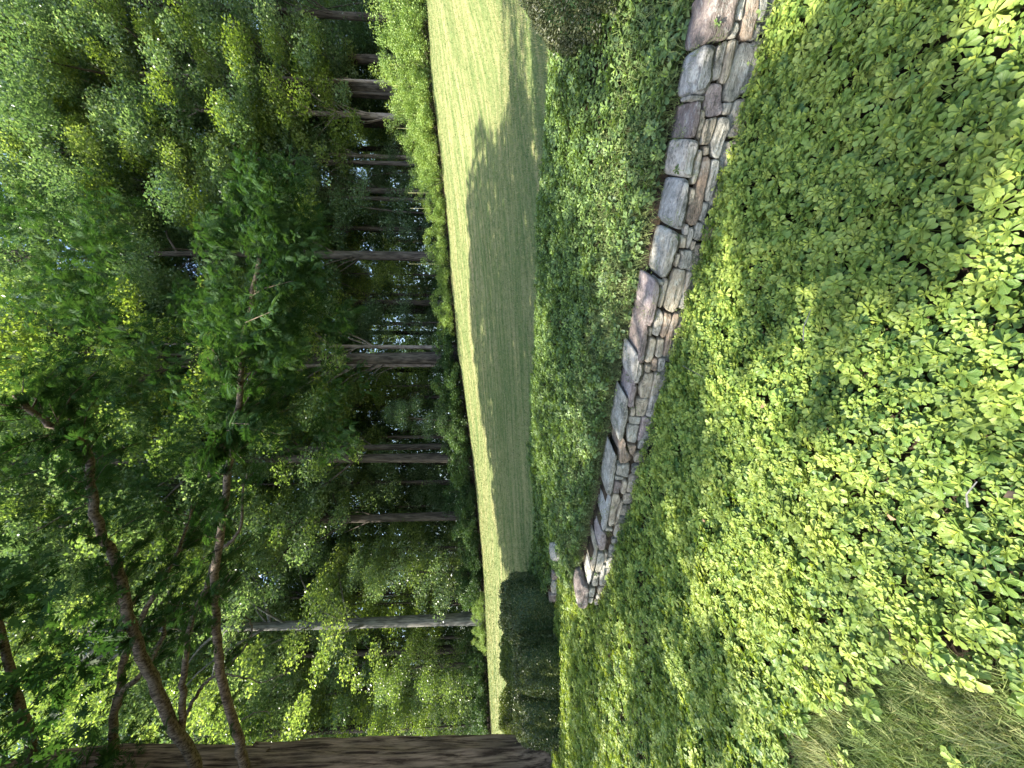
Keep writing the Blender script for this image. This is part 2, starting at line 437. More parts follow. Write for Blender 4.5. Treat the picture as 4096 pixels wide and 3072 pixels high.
mp = N(n, 'ShaderNodeMapping'); mp.inputs['Scale'].default_value = (.3, 3.6, .3); mp.inputs['Rotation'].default_value = (0, 0, .06); L(geo.outputs['Position'], mp.inputs[0])
n1 = N(n, 'ShaderNodeTexNoise'); n1.inputs['Scale'].default_value = 1.6; n1.inputs['Detail'].default_value = 5; n1.inputs['Roughness'].default_value = .6; L(mp.outputs[0], n1.inputs['Vector'])
n2 = N(n, 'ShaderNodeTexNoise'); n2.inputs['Scale'].default_value = 22; n2.inputs['Detail'].default_value = 6; n2.inputs['Roughness'].default_value = .8; L(geo.outputs['Position'], n2.inputs['Vector'])
ad = N(n, 'ShaderNodeMath', operation='MULTIPLY_ADD'); L(n1.outputs[0], ad.inputs[0]); ad.inputs[1].default_value = .8; 
m_ = N(n, 'ShaderNodeMath', operation='MULTIPLY'); L(n2.outputs[0], m_.inputs[0]); m_.inputs[1].default_value = .55; L(m_.outputs[0], ad.inputs[2])
cr = ramp(n, [(.42, (.05, .09, .026)), (.62, (.12, .155, .052)), (.82, (.27, .24, .115))]); L(ad.outputs[0], cr.inputs[0])
pr = N(n, 'ShaderNodeBsdfPrincipled'); L(cr.outputs[0], pr.inputs['Base Color']); pr.inputs['Roughness'].default_value = .9; pr.inputs['Specular IOR Level'].default_value = .15
bp = N(n, 'ShaderNodeBump'); bp.inputs['Strength'].default_value = .7; bp.inputs['Distance'].default_value = .04; L(n2.outputs[0], bp.inputs['Height']); L(bp.outputs[0], pr.inputs['Normal'])
L(pr.outputs[0], out.inputs[0])
M_lawn = mt
tag(link('lawn', mesh_np('lawn', np.c_[LV, LZ], np.c_[a, a + rows, a + rows + 1, a + 1], smooth=True), mat=M_lawn), kind='structure')

# ------------------------------------------------------------------ scatter by geometry nodes
def scatter(name, P, rot, scale, tint, protos, mat, label, cat, parent=None, kind='stuff'):
    me = bpy.data.meshes.new(name)
    n_ = len(P)
    me.vertices.add(n_); me.vertices.foreach_set('co', np.asarray(P, dtype=np.float32).ravel())
    for an, arr in (('sc', scale), ('tint', tint)):
        a_ = me.attributes.new(an, 'FLOAT', 'POINT'); a_.data.foreach_set('value', np.asarray(arr, dtype=np.float32))
    a_ = me.attributes.new('rot', 'FLOAT_VECTOR', 'POINT'); a_.data.foreach_set('vector', np.asarray(rot, dtype=np.float32).ravel())
    a_ = me.attributes.new('pick', 'INT', 'POINT'); a_.data.foreach_set('value', rng.integers(0, len(protos), n_).astype(np.int32))
    me.materials.append(mat)
    o = link(name, me, parent)
    g = bpy.data.node_groups.new(name + '_scatter', 'GeometryNodeTree')
    g.interface.new_socket('Geometry', in_out='INPUT', socket_type='NodeSocketGeometry')
    g.interface.new_socket('Geometry', in_out='OUTPUT', socket_type='NodeSocketGeometry')
    gi = g.nodes.new('NodeGroupInput'); go = g.nodes.new('NodeGroupOutput')
    iop = g.nodes.new('GeometryNodeInstanceOnPoints')
    join = g.nodes.new('GeometryNodeJoinGeometry')
    for pm in reversed(protos):
        if not pm.materials: pm.materials.append(mat)
        po = bpy.data.objects.new('proto_' + pm.name, pm)
        oi = g.nodes.new('GeometryNodeObjectInfo'); oi.inputs['Object'].default_value = po; oi.inputs['As Instance'].default_value = False
        gti = g.nodes.new('GeometryNodeGeometryToInstance')
        g.links.new(oi.outputs['Geometry'], gti.inputs[0]); g.links.new(gti.outputs[0], join.inputs[0])
    def na(nm, t):
        x = g.nodes.new('GeometryNodeInputNamedAttribute'); x.data_type = t; x.inputs['Name'].default_value = nm; return x
    g.links.new(gi.outputs[0], iop.inputs['Points']); g.links.new(join.outputs[0], iop.inputs['Instance'])
    iop.inputs['Pick Instance'].default_value = True
    g.links.new(na('pick', 'INT').outputs[0], iop.inputs['Instance Index'])
    g.links.new(na('rot', 'FLOAT_VECTOR').outputs[0], iop.inputs['Rotation'])
    g.links.new(na('sc', 'FLOAT').outputs[0], iop.inputs['Scale'])
    g.links.new(iop.outputs[0], go.inputs[0])
    md = o.modifiers.new('scatter', 'NODES'); md.node_group = g
    tag(o, label, cat, None, kind)
    return o

# ---- prototype meshes
def rosette(seed, n_out=8, n_mid=6, n_in=4):
    r = np.random.default_rng(seed)
    V = []; Fc = []; UV = []; young = []
    tt = [0, .22, .45, .62, .76, .86, .95, 1.0]
    ww = [.04, .06, .13, .21, .26, .21, .12, .0]
    def leaf(az, el, ln_, wd, h, yg):
        base = len(V); tw = r.uniform(-.35, .35); droop = r.uniform(.1, .5)
        ca, sa = math.cos(az), math.sin(az)
        for k, (t, wk) in enumerate(zip(tt, ww)):
            e = el - droop * t * t * 1.2
            rr = ln_ * t * math.cos(el - droop * t * .5); zz = h + ln_ * t * math.sin(el - droop * t * .6)
            wv = wk * wd * ln_ * 1.0
            jag = 1 + r.uniform(-.2, .2) * (t > .5)
            for sgn, u in ((-1, 0.), (0, .5), (1, 1.)):
                lz = abs(sgn) * wv * .33 + sgn * wv * tw
                x = rr - (0.03 * ln_ * abs(sgn) if k == 7 else 0); y = sgn * wv * jag
                V.append((x * ca - y * sa, x * sa + y * ca, zz + lz)); UV.append((u, t))
            if k:
                b = base + k * 3
                for q in (0, 1):
                    Fc.append((b - 3 + q, b - 3 + q + 1, b + q + 1, b + q)); young.append(yg)
    o0 = r.uniform(0, 6.28)
    for i in range(n_out): leaf(o0 + 6.28 * i / n_out + r.uniform(-.3, .3), r.uniform(-.35, .35), r.uniform(.050, .070), r.uniform(.9, 1.15), r.uniform(-.012, .0), 0)
    for i in range(n_mid): leaf(o0 + .4 + 6.28 * i / n_mid + r.uniform(-.3, .3), r.uniform(.3, .75), r.uniform(.036, .052), r.uniform(.85, 1.1), r.uniform(0, .008), .25)
    for i in range(n_in): leaf(r.uniform(0, 6.28), r.uniform(.7, 1.25), r.uniform(.014, .026), .8, .008, 1.0)
    # stem
    b = len(V)
    for zz in (-.10, .006):
        for k in range(3):
            V.append((.002 * math.cos(2.1 * k), .002 * math.sin(2.1 * k), zz)); UV.append((.5, .5))
    for k in range(3):
        Fc.append((b + k, b + (k + 1) % 3, b + 3 + (k + 1) % 3, b + 3 + k)); young.append(.3)
    return mesh_np('rosette', V, np.array(Fc), {'young': ('FACE', young)}, smooth=True, uv=UV)
ROS = [rosette(20 + i, 7 + i % 3, 5 + i % 2, 3 + i % 2) for i in range(7)]
ROSU = [rosette(40 + i, 7 + i % 3, 4 + i % 2, 2) for i in range(5)]

def tuft(seed, nb, rad, h0, h1, wd, lean=.5):
    r = np.random.default_rng(seed); V = []; Fc = []
    for i in range(nb):
        a_ = r.uniform(0, 6.28); rr = rad * math.sqrt(r.uniform()); x, y = rr * math.cos(a_), rr * math.sin(a_)
        h = r.uniform(h0, h1); d = r.uniform(0, 6.28); ln_ = r.uniform(.1, lean) * h; dx, dy = math.cos(d), math.sin(d)
        b = len(V)
        for t, wv in ((0, 1), (.5, .8)):
            for s in (-1, 1): V.append((x + dx * ln_ * t * t - dy * wd * wv * s, y + dy * ln_ * t * t + dx * wd * wv * s, h * t))
        V.append((x + dx * ln_, y + dy * ln_, h))
        Fc.append((b, b + 1, b + 3, b + 2)); Fc.append((b + 2, b + 3, b + 4, b + 4))
    F4 = np.array([f for f in Fc if f[2] != f[3]]); F3 = np.array([f[:3] for f in Fc if f[2] == f[3]])
    return mesh_np('tuft', V, [F4, F3])

def stem_tangle(seed, nb=9, ln=.16, leaves=True):
    r = np.random.default_rng(seed); V = []; F3 = []; F4 = []
    for i in range(nb):
        p = np.array([r.uniform(-.06, .06), r.uniform(-.06, .06), -.02]); d = np.array([r.uniform(-.8, .8), r.uniform(-.8, .8), 1.1])
        d /= np.linalg.norm(d); pts = []
        for k in range(5):
            pts.append(p.copy()); p = p + d * ln / 4; d = d + r.uniform(-.45, .45, 3) + np.array([0, 0, -.22]); d /= np.linalg.norm(d)
        b = len(V)
        for q in pts:
            s = r.uniform(.0012, .002)
            V += [tuple(q + np.array([s, 0, 0])), tuple(q + np.array([-s, s, 0])), tuple(q + np.array([0, -s, s]))]
        for k in range(4):
            for j in range(3):
                F4.append((b + k * 3 + j, b + k * 3 + (j + 1) % 3, b + k * 3 + 3 + (j + 1) % 3, b + k * 3 + 3 + j))
        if leaves and r.uniform() < .45:
            for q in range(3):
                e = r.uniform(-1, 1, 3); e[2] = abs(e[2]) * .4; e /= np.linalg.norm(e); sd = np.cross(e, [0, 0, 1]); l_ = r.uniform(.015, .028)
                b = len(V); V += [tuple(pts[-1]), tuple(pts[-1] + e * l_ * .6 + sd * l_ * .35), tuple(pts[-1] + e * l_), tuple(pts[-1] + e * l_ * .6 - sd * l_ * .35)]
                F4.append((b, b + 1, b + 2, b + 3))
    return mesh_np('stems', V, np.array(F4))

# ------------------------------------------------------------------ dry-stone wall
MS = {
    'purple': stone_mat('purple_brown_stone', (.10, .08, .07), (.18, .145, .13), (.30, .25, .21), .35),
    'blue': stone_mat('blue_grey_stone', (.17, .165, .15), (.30, .29, .265), (.46, .44, .40), .5),
    'grey': stone_mat('grey_stone', (.145, .135, .11), (.29, .275, .23), (.46, .435, .37), .4),
    'tan': stone_mat('tan_stone', (.19, .16, .12), (.36, .31, .23), (.54, .48, .37), .35),
    'pale': stone_mat('pale_stone', (.23, .21, .175), (.40, .365, .31), (.55, .51, .44), .5),
    'rust': stone_mat('rust_stone', (.14, .11, .085), (.26, .195, .14), (.38, .31, .23), .25),
    'pink': stone_mat('pinkish_stone', (.15, .12, .115), (.27, .22, .205), (.40, .35, .32), .35),
}
CA = lambda x, y: (2500 + x / 1.8433, y / 1.8433)
CB = lambda x, y: (2450 + x / 2.0733, 800 + y / 2.0733)
CC = lambda x, y: (2150 + x / 1.6586, 1500 + y / 1.6586)
CD = lambda x, y: (2650 + x / 3.687, y / 3.687)
CE = lambda x, y: (2200 + x / 3.687, 2050 + y / 3.687)
caps = [
 (CA, 'purple', [(528,-120),(535,0),(500,120),(472,280),(500,325),(540,315),(620,300),(700,308),(760,280),(800,200),(815,120),(835,0),(850,-120)], 'big purple brown capstone at the near end of the wall'),
 (CA, 'blue', [(520,325),(640,318),(685,335),(660,420),(660,540),(630,640),(590,695),(500,690),(430,680),(415,600),(425,500),(470,370)], None),
 (CA, 'purple', [(405,735),(470,740),(560,745),(565,800),(540,930),(525,1010),(470,1020),(400,1010),(380,950),(385,850)], None),
 (CA, 'pale', [(350,1020),(440,1020),(535,1035),(545,1080),(520,1200),(490,1310),(430,1310),(340,1280),(315,1200),(310,1100)], None),
 (None, 'blue', [(2668,711),(2717,713),(2752,716),(2755,803),(2745,880),(2739,896),(2730,920),(2701,916),(2662,896),(2636,887),(2640,850),(2645,800)], None),
 (CB, 'grey', [(400,240),(470,250),(560,285),(570,320),(530,450),(500,560),(450,645),(390,655),(330,630),(305,550),(340,420),(345,330)], None),
 (CB, 'pink', [(220,645),(300,650),(380,665),(400,740),(375,880),(340,1010),(310,1045),(250,1040),(215,930),(205,840),(215,740)], None),
 (CB, 'purple', [(195,880),(215,960),(240,1040),(298,1060),(290,1170),(270,1260),(262,1350),(230,1355),(175,1330),(160,1150),(160,1000),(175,900)], None),
 (CB, 'pale', [(80,1260),(140,1255),(175,1330),(262,1370),(258,1440),(225,1525),(170,1530),(110,1470),(85,1420),(70,1320)], None),
 (CC, 'pink', [(575,20),(600,65),(668,75),(655,160),(640,210),(600,215),(565,190),(540,140),(550,60)], None),
 (CC, 'grey', [(520,130),(560,190),(605,220),(600,300),(580,390),(555,455),(525,420),(512,330),(505,220),(505,170)], None),
 (CC, 'rust', [(490,400),(530,450),(590,490),(635,560),(590,585),(505,585),(485,540),(470,480)], None),
 (CC, 'grey', [(455,505),(500,585),(530,600),(515,680),(495,800),(440,790),(425,690),(430,600),(440,530)], None),
 (CC, 'blue', [(430,790),(490,805),(480,900),(460,1000),(430,1030),(395,1010),(375,960),(400,880)], None),
 (CC, 'pink', [(365,1020),(460,1045),(465,1100),(450,1160),(410,1165),(370,1140),(355,1080)], None),
 (CC, 'tan', [(345,1120),(372,1150),(392,1190),(385,1250),(375,1300),(330,1290),(322,1220),(330,1160)], None),
 (CC, 'blue', [(310,1290),(370,1305),(360,1350),(340,1392),(308,1380),(303,1320)], None),
 (CC, 'purple', [(285,1388),(342,1400),(335,1520),(310,1535),(245,1530),(225,1500),(215,1430),(240,1400)], 'dark slab that ends the wall'),
]
faces = [
 (CD,'pale',[(1130,-90),(1255,-90),(1255,0),(1180,300),(1075,280),(1125,20)]),
 (CD,'rust',[(1270,-90),(1440,-90),(1430,10),(1350,380),(1295,600),(1160,570),(1190,330),(1250,80)]),
 (CD,'grey',[(1450,-90),(1600,-90),(1560,80),(1480,300),(1370,305),(1430,20)]),
 (CD,'grey',[(1365,400),(1470,320),(1440,520),(1390,580),(1310,580)]),
 (CD,'grey',[(1065,315),(1140,330),(1150,420),(1090,560),(1000,575),(1045,420)]),
 (CD,'pale',[(890,630),(990,585),(950,760),(900,990),(870,1160),(745,1190),(770,1000),(830,800)]),
 (CD,'grey',[(820,680),(875,640),(880,700),(830,850),(785,920)]),
 (CD,'tan',[(990,600),(1100,570),(1085,720),(1040,920),(980,1150),(910,1240),(850,1220),(930,900)]),
 (CD,'grey',[(1120,580),(1165,600),(1100,720),(1010,980),(960,1220),(920,1250),(1000,1010),(1080,750)]),
 (CD,'grey',[(1180,605),(1330,610),(1390,680),(1360,860),(1270,1100),(1190,1260),(1150,1450),(1020,1510),(900,1480),(910,1400),(970,1200),(1080,850)]),
 (CA,'pink',[(660,605),(720,620),(730,660),(715,700),(730,790),(725,840),(660,860),(605,865),(590,800),(595,720),(620,650)]),
 (CA,'grey',[(480,700),(560,697),(600,710),(590,750),(540,738),(480,735)]),
 (CA,'grey',[(735,755),(800,755),(780,850),(732,848)]),
 (CA,'tan',[(568,800),(592,820),(600,870),(575,955),(552,1040),(535,1010),(545,930)]),
 (CA,'tan',[(600,880),(622,880),(602,980),(580,1070),(555,1072),(575,965)]),
 (CA,'tan',[(628,875),(685,865),(680,920),(645,1020),(625,1060),(590,1070),(605,965)]),
 (CA,'grey',[(700,868),(775,865),(770,950),(720,1100),(700,1165),(660,1170),(640,1130),(645,1050),(680,940)]),
 (CA,'tan',[(585,1078),(632,1078),(625,1135),(580,1145)]),
 (CA,'tan',[(545,1095),(575,1105),(570,1180),(545,1280),(520,1350),(485,1370),(500,1290),(530,1180)]),
 (None,'rust',[(2815,624),(2845,621),(2842,667),(2820,760),(2812,800),(2809,829),(2797,868),(2783,892),(2782,904),(2759,906),(2745,882),(2750,843),(2788,749),(2804,673)]),
 (CA,'tan',[(490,1385),(522,1385),(515,1450),(490,1505),(472,1512),(475,1440)]),
 (CA,'grey',[(645,1180),(700,1170),(690,1300),(650,1440),(625,1490),(585,1480),(600,1400),(635,1260)]),
 (CB,'grey',[(755,15),(808,20),(795,110),(765,180),(722,168),(742,80)]),
 (CB,'pale',[(600,205),(632,205),(630,290),(600,295)]),
 (CB,'grey',[(640,230),(680,225),(675,310),(650,400),(625,410),(625,330)]),
 (CB,'grey',[(710,185),(765,200),(755,270),(710,345),(675,320),(688,240)]),
 (CB,'tan',[(575,298),(620,300),(610,400),(560,405)]),
 (CB,'tan',[(665,345),(695,345),(685,390),(655,420)]),
 (CB,'grey',[(575,425),(665,420),(665,480),(645,560),(600,575),(555,570),(578,480)]),
 (CB,'tan',[(545,450),(570,455),(550,530),(530,568),(522,520)]),
 (CB,'tan',[(525,575),(612,580),(610,660),(590,770),(560,870),(520,930),(490,935),(430,900),(445,800),(480,690)]),
 (CB,'tan',[(440,650),(470,650),(450,740),(430,850),(400,905),(385,895),(400,790)]),
 (CB,'grey',[(390,665),(440,675),(430,715),(385,715)]),
 (CB,'tan',[(625,590),(670,600),(655,700),(600,780),(615,680)]),
 (CB,'pale',[(385,920),(410,910),(430,980),(420,1040),(380,1140),(330,1120),(350,1030)]),
 (CB,'rust',[(435,935),(490,945),(485,1000),(450,1110),(430,1145),(400,1140),(430,1030)]),
 (CB,'tan',[(310,1055),(335,1060),(325,1130),(300,1130)]),
 (CB,'rust',[(500,950),(550,920),(550,1000),(500,1120),(480,1250),(440,1300),(415,1295),(450,1150)]),
 (CB,'tan',[(320,1140),(370,1155),(355,1240),(325,1350),(270,1350),(290,1260)]),
 (CB,'tan',[(380,1155),(435,1155),(420,1250),(400,1300),(355,1300)]),
 (CB,'tan',[(280,1370),(320,1370),(310,1430),(272,1430)]),
 (CB,'rust',[(345,1320),(380,1320),(370,1425),(315,1420)]),
 (CB,'grey',[(390,1320),(450,1310),(430,1420),(375,1430)]),
 (CB,'tan',[(275,1445),(345,1435),(335,1540),(300,1650),(230,1640),(225,1560)]),
 (CB,'tan',[(360,1440),(400,1440),(395,1600),(310,1655)]),
 (CC,'tan',[(660,160),(735,150),(730,220),(710,275),(652,270)]),
 (CC,'pale',[(755,135),(800,140),(770,270),(720,270),(738,200)]),
 (CC,'tan',[(625,218),(648,212),(648,270),(618,275)]),
 (CC,'grey',[(618,280),(690,285),(680,330),(610,330)]),
 (CC,'grey',[(605,340),(680,335),(655,450),(595,450)]),
 (CC,'pink',[(700,280),(750,290),(720,400),(665,450),(690,350)]),
 (CC,'rust',[(600,465),(655,460),(640,545),(612,520)]),
 (CC,'grey',[(530,590),(615,590),(600,670),(525,665)]),
 (CC,'grey',[(515,672),(575,682),(560,700),(515,697)]),
 (CC,'purple',[(515,702),(560,707),(540,785),(500,780)]),
 (CC,'tan',[(567,700),(598,700),(583,790),(552,782)]),
 (CC,'tan',[(500,795),(545,792),(550,840),(520,900),(505,1000),(470,1000),(480,900)]),
 (CC,'grey',[(455,1008),(500,1018),(500,1045),(452,1037)]),
 (CC,'tan',[(555,842),(575,840),(540,980),(512,1010)]),
 (CC,'grey',[(402,1180),(445,1180),(435,1250),(420,1310),(382,1310)]),
 (CC,'grey',[(380,1320),(410,1320),(400,1400),(360,1405)]),
 (CC,'grey',[(345,1412),(385,1415),(375,1475),(340,1475)]),
 (CC,'grey',[(340,1480),(375,1482),(365,1522),(335,1517)]),
 (CC,'tan',[(450,1180),(470,1185),(455,1250),(440,1250)]),
 (CC,'grey',[(440,1260),(455,1262),(430,1400),(412,1400),(415,1330)]),
]
def wall_sz(px, py):                      # photo pixel (4096 wide) -> (along wall, height) on the wall's face
    r = ray(px / 4, py / 4)
    t = -wdist / wnrm.dot(r)
    p = r * t
    return ((p - W0).dot(wdir), p.z)
def rock(name, poly, D, mat, parent, cap=False, jut=0.0, frame=None, NP=30):
    """poly: (s, z) outline on the wall face; D: depth into the wall"""
    org, sd, nr = frame or (W0, wdir, wnrm)
    P = np.array(poly, dtype=float)
    if cap:
        z0, z1 = P[:, 1].min(), P[:, 1].max()
        wv = np.clip(((P[:, 1] - z0) / (z1 - z0) - .35) / .65, 0, 1)
        P[:, 1] = P[:, 1] * (1 + wv * (D * .8) / wdist)
        P[:, 0] = P[:, 0]
    # resample
    cl = np.vstack([P, P[:1]]); seg = np.linalg.norm(np.diff(cl, axis=0), axis=1); cum = np.r_[0, np.cumsum(seg)]
    t = np.linspace(0, cum[-1], NP, endpoint=False)
    O = np.c_[np.interp(t, cum, cl[:, 0]), np.interp(t, cum, cl[:, 1])]
    O = .6 * O + .2 * np.roll(O, 1, 0) + .2 * np.roll(O, -1, 0)
    c = O.mean(0); hw = np.ptp(O[:, 0]) / 2; hh = np.ptp(O[:, 1]) / 2; hm = min(hw, hh)
    sd_ = rng.integers(1, 999)
    V = []; rings = []
    def inset(k): return c + (O - c) * np.array([max(.05, 1 - k / hw), max(.05, 1 - k / hh)])
    e = min(.016 if cap else .006, hm * .3)
    prof = [(e * .6, D), (0, D * .75), (0, e * 1.8), (e * .5, e * .4), (e * 1.3, 0), (hm * .28, -e * .1), (hm * .5, -e * .15), (hm * .72, -e * .1), (hm * .9, -e * .1)]
    for k, dp in prof:
        pts = inset(k)
        n3 = vnoise(np.c_[pts * 9, np.full(NP, sd_ + dp * 6)], sd_) ; n4 = vnoise(np.c_[pts * 30, np.full(NP, sd_)], sd_ + 1)
        off = (n3 * .015 + n4 * .006) * min(1, hm / .05)
        jit = vnoise(np.c_[pts * 40, np.full(NP, dp * 20)], sd_ + 5) * .005
        for i in range(NP):
            d = dp + off[i] * (1 if dp < D * .5 else 0) - jut
            q = pts[i] + (pts[i] - c) / (np.linalg.norm(pts[i] - c) + 1e-6) * jit[i]
            p = org + sd * q[0]
            V.append((p.x - nr.x * d, p.y - nr.y * d, q[1]))
    nr_ = len(prof)
    Fq = [(r * NP + i, r * NP + (i + 1) % NP, (r + 1) * NP + (i + 1) % NP, (r + 1) * NP + i) for r in range(nr_ - 1) for i in range(NP)]
    p = org + sd * c[0]
    d = -e * .5 - jut
    V.append((p.x - nr.x * d, p.y - nr.y * d, c[1])); V.append((p.x - nr.x * D, p.y - nr.y * D, c[1]))
    a_ = (nr_ - 1) * NP
    F3 = [(a_ + i, a_ + (i + 1) % NP, nr_ * NP) for i in range(NP)] + [((i + 1) % NP, i, nr_ * NP + 1) for i in range(NP)]
    # object origin at its centre
    V = np.array(V); ctr = V.mean(0); V = V - ctr
    me = mesh_np(name, V, [np.array(Fq), np.array(F3)], smooth=False)
    o = link(name, me, parent, mat)
    o.location = ctr - np.array(parent.location) if parent else ctr
    return o
wall = empty('stone_wall', (W1.x, W1.y, GZ))
tag(wall, 'low dry laid fieldstone retaining wall with broad uneven capstones running diagonally past the green beds', 'stone wall')
for fn, col, pts, lab in caps:
    o = rock('capstone', [wall_sz(*(fn(*p) if fn else p)) for p in pts], rng.uniform(.26, .34), MS[col], wall, cap=True, jut=rng.uniform(.005, .03), NP=40)
    if lab: o['label'] = lab
lowc = []
for fn, col, pts in faces:
    poly = [wall_sz(*(fn(*p) if fn else p)) for p in pts]
    rock('stone', poly, rng.uniform(.14, .18), MS[col], wall, jut=rng.uniform(-.012, .012))
# chinking: small stones low in the wall and out past the frame so nothing is hollow
ck = random.Random(3)
s = -3.6
while s < -.10:                                # the wall goes on past the right edge of the picture
    L1 = ck.uniform(.25, .42); L1 = min(L1, -.08 - s)
    if L1 < .1: break
    rock('capstone', [(s, -1.35), (s + L1 - .02, -1.34), (s + L1 - .015, -1.16), (s + .02, -1.15)], .3, MS[ck.choice(['blue', 'purple', 'grey', 'pale'])], wall, cap=False, jut=.02)
    for zz in (-1.60, -1.48):
        rock('stone', [(s, zz), (s + L1 - .03, zz), (s + L1 - .02, zz + .11), (s + .01, zz + .105)], .16, MS[ck.choice(['tan', 'grey', 'rust'])], wall)
    s += L1
WL = (W1 - W0).length
s = -.1
while s < WL - .05:                            # buried foot course
    L1 = ck.uniform(.14, .3)
    rock('footing_stone', [(s, -1.64), (s + L1 - .015, -1.64), (s + L1 - .02, -1.50), (s + .01, -1.495)], .16, MS[ck.choice(['tan', 'grey', 'grey'])], wall, jut=-.02, NP=20)
    s += L1
# dark earth core behind the faces
def box_pts(s0, s1, z0, z1, d0, d1):
    V = []
    for s_ in (s0, s1):
        for d in (d0, d1):
            for z in (z0, z1):
                p = W0 + wdir * s_ - wnrm * d; V.append((p.x, p.y, z))
    return V
core_v = []
core_f = []
ss = np.linspace(-3.7, WL - .04, 60)
for k, s_ in enumerate(ss):
    zt = -1.31 + .012 * math.sin(k * 1.7)
    for d, z in ((.055, -1.7), (.055, zt), (.30, zt), (.30, -1.7)):
        p = W0 + wdir * float(s_) - wnrm * d; core_v.append((p.x - W1.x, p.y - W1.y, z - GZ))
    if k:
        b = k * 4
        for j in range(4): core_f.append((b - 4 + j, b - 4 + (j + 1) % 4, b + (j + 1) % 4, b + j))
core_f.append((0, 1, 2, 3)); b = (len(ss) - 1) * 4; core_f.append((b + 3, b + 2, b + 1, b))
link('earth_core', mesh_np('earth_core', core_v, np.array(core_f)), wall, M_soil)

mv = []; mrot = []
for o_ in [c for c in wall.children if c.name.startswith('capstone')]:
    if rng.random() < .8:
        x_, y_, z_ = o_.location + wall.location
        l_ = max(o_.dimensions.x, o_.dimensions.y) if o_.dimensions.x else .2
        for q_ in range(rng.integers(3, 9)):
            s_ = .5 * rng.choice([-1, 1]) * rng.uniform(.12, .2)
            mv.append((x_ + wdir.x * s_ * 1.1 + wnrm.x * rng.uniform(-.06, .12), y_ + wdir.y * s_ * 1.1 + wnrm.y * rng.uniform(-.06, .12), z_ + rng.uniform(-.06, .07)))
WALL_SPRIGS = np.array(mv)

# second, lower wall further back
sd2 = Vector((S1.x - S0.x, S1.y - S0.y, 0)).normalized(); nr2 = Vector((sd2.y, -sd2.x, 0))
if nr2.dot(S0) > 0: nr2 = -nr2
w2 = empty('stone_edging', (S0.x, S0.y, -1.45))
tag(w2, 'low dark stone edging at the back corner of the bed, partly buried in leaves', 'stone edging')
s = -.35
L2 = (S1 - S0).length
while s < L2 + 1.4:
    L1 = ck.uniform(.28, .5)
    z0 = -1.5; z1 = -1.24 + ck.uniform(-.02, .02)
    rock('stone', [(s, z0), (s + L1 - .02, z0), (s + L1 - .03, z1), (s + .02, z1 + ck.uniform(-.02, .02))], .25, MS[ck.choice(['purple', 'purple', 'grey'])], w2, frame=(S0, sd2, nr2), NP=20)
    s += L1
# pale flat rock lying in the upper bed
pr_ = at(545.5, 552, 6.3)
o = rock('flat_rock', [(-.16, 0), (.14, -.01), (.17, .05), (.05, .09), (-.11, .08)], .28, MS['grey'], None, frame=(Vector((pr_.x, pr_.y, 0)), Vector((.9, .42, 0)).normalized(), Vector((.42, -.9, 0)).normalized()), NP=24)
o.location = Vector((pr_.x, pr_.y, gz(pr_.x, pr_.y) + .085)); o.rotation_euler = (R_(30), R_(8), 0)
tag(o, 'pale flat rock lying in the leaves behind the far end of the wall', 'rock')

# ------------------------------------------------------------------ ground cover
def grid_pts(x0, x1, y0, y1, sp, jit=.45):
    X, Y = np.meshgrid(np.arange(x0, x1, sp), np.arange(y0, y1, sp), indexing='ij')
    P = np.c_[X.ravel(), Y.ravel()]
    return P + rng.uniform(-jit, jit, P.shape) * sp
def in_view(P, mx=1.2, k=1.12): return np.abs(P[:, 0]) < P[:, 1] * k + mx
wall_s = lambda P: (P[:, 0] - W0.x) * wdir.x + (P[:, 1] - W0.y) * wdir.y
wall_d = lambda P: (P[:, 0] - W0.x) * wnrm.x + (P[:, 1] - W0.y) * wnrm.y      # + in front of the face
grass_edge = [at_z(px, py, -1.5) for px, py in [(1040, 628), (1000, 643), (940, 658), (880, 676), (830, 706), (790, 748), (765, 810)]]
ge = np.array([(q.x, q.y) for q in grass_edge])
def in_grass(P):       # ragged left corner of rough grass beside the camera
    o_ = np.argsort(ge[:, 1]); xe = np.interp(P[:, 1], ge[o_, 1], ge[o_, 0])
    nz = vnoise(np.c_[P * 2.2, np.zeros(len(P))], 8) * .16 + vnoise(np.c_[P * 9, np.zeros(len(P))], 9) * .10 + rng.normal(0, .07, len(P))
    return (P[:, 0] < xe + nz) & (P[:, 1] < ge[:, 1].max() + .2)

near_p = grid_pts(-5, 4, .3, 3.4, .038); far_p = grid_pts(-10.5, 5, 3.4, 9.6, .060)
P = np.vstack([near_p, far_p])
P = P[in_view(P) & ~is_upper(P)]
P = P[~((wall_s(P) > -4) & (wall_s(P) < WL + .05) & (wall_d(P) < .035) & (wall_d(P) > -.6))]
P = P[~in_grass(P)]
lump = vnoise(np.c_[P * 3.1, np.zeros(len(P))], 21); lump2 = vnoise(np.c_[P * 9, np.zeros(len(P))], 22)
keep = (lump2 + rng.uniform(-.3, .6, len(P))) > -.82
P, lump, lump2 = P[keep], lump[keep], lump2[keep]
nP = len(P)
wd_ = np.clip(wall_d(P) / .25, .85, 1); onw = (wall_s(P) < WL + .1)
hgt = (.085 + .03 * lump + .025 * lump2 + rng.uniform(-.022, .028, nP)) * np.where(onw, wd_, 1)
z = ground_z(P) + hgt
near_cam = P[:, 1] < 6
rot = np.c_[rng.normal(0, .26, nP) + .10, rng.normal(0, .26, nP), rng.uniform(0, 6.28, nP)]
sc = rng.uniform(.52, 1.08, nP) * np.interp(P[:, 1], [.9, 2.0, 5], [.72, .86, 1.04])
tint = np.clip(.52 + .25 * lump + rng.normal(0, .24, nP), 0, 1)
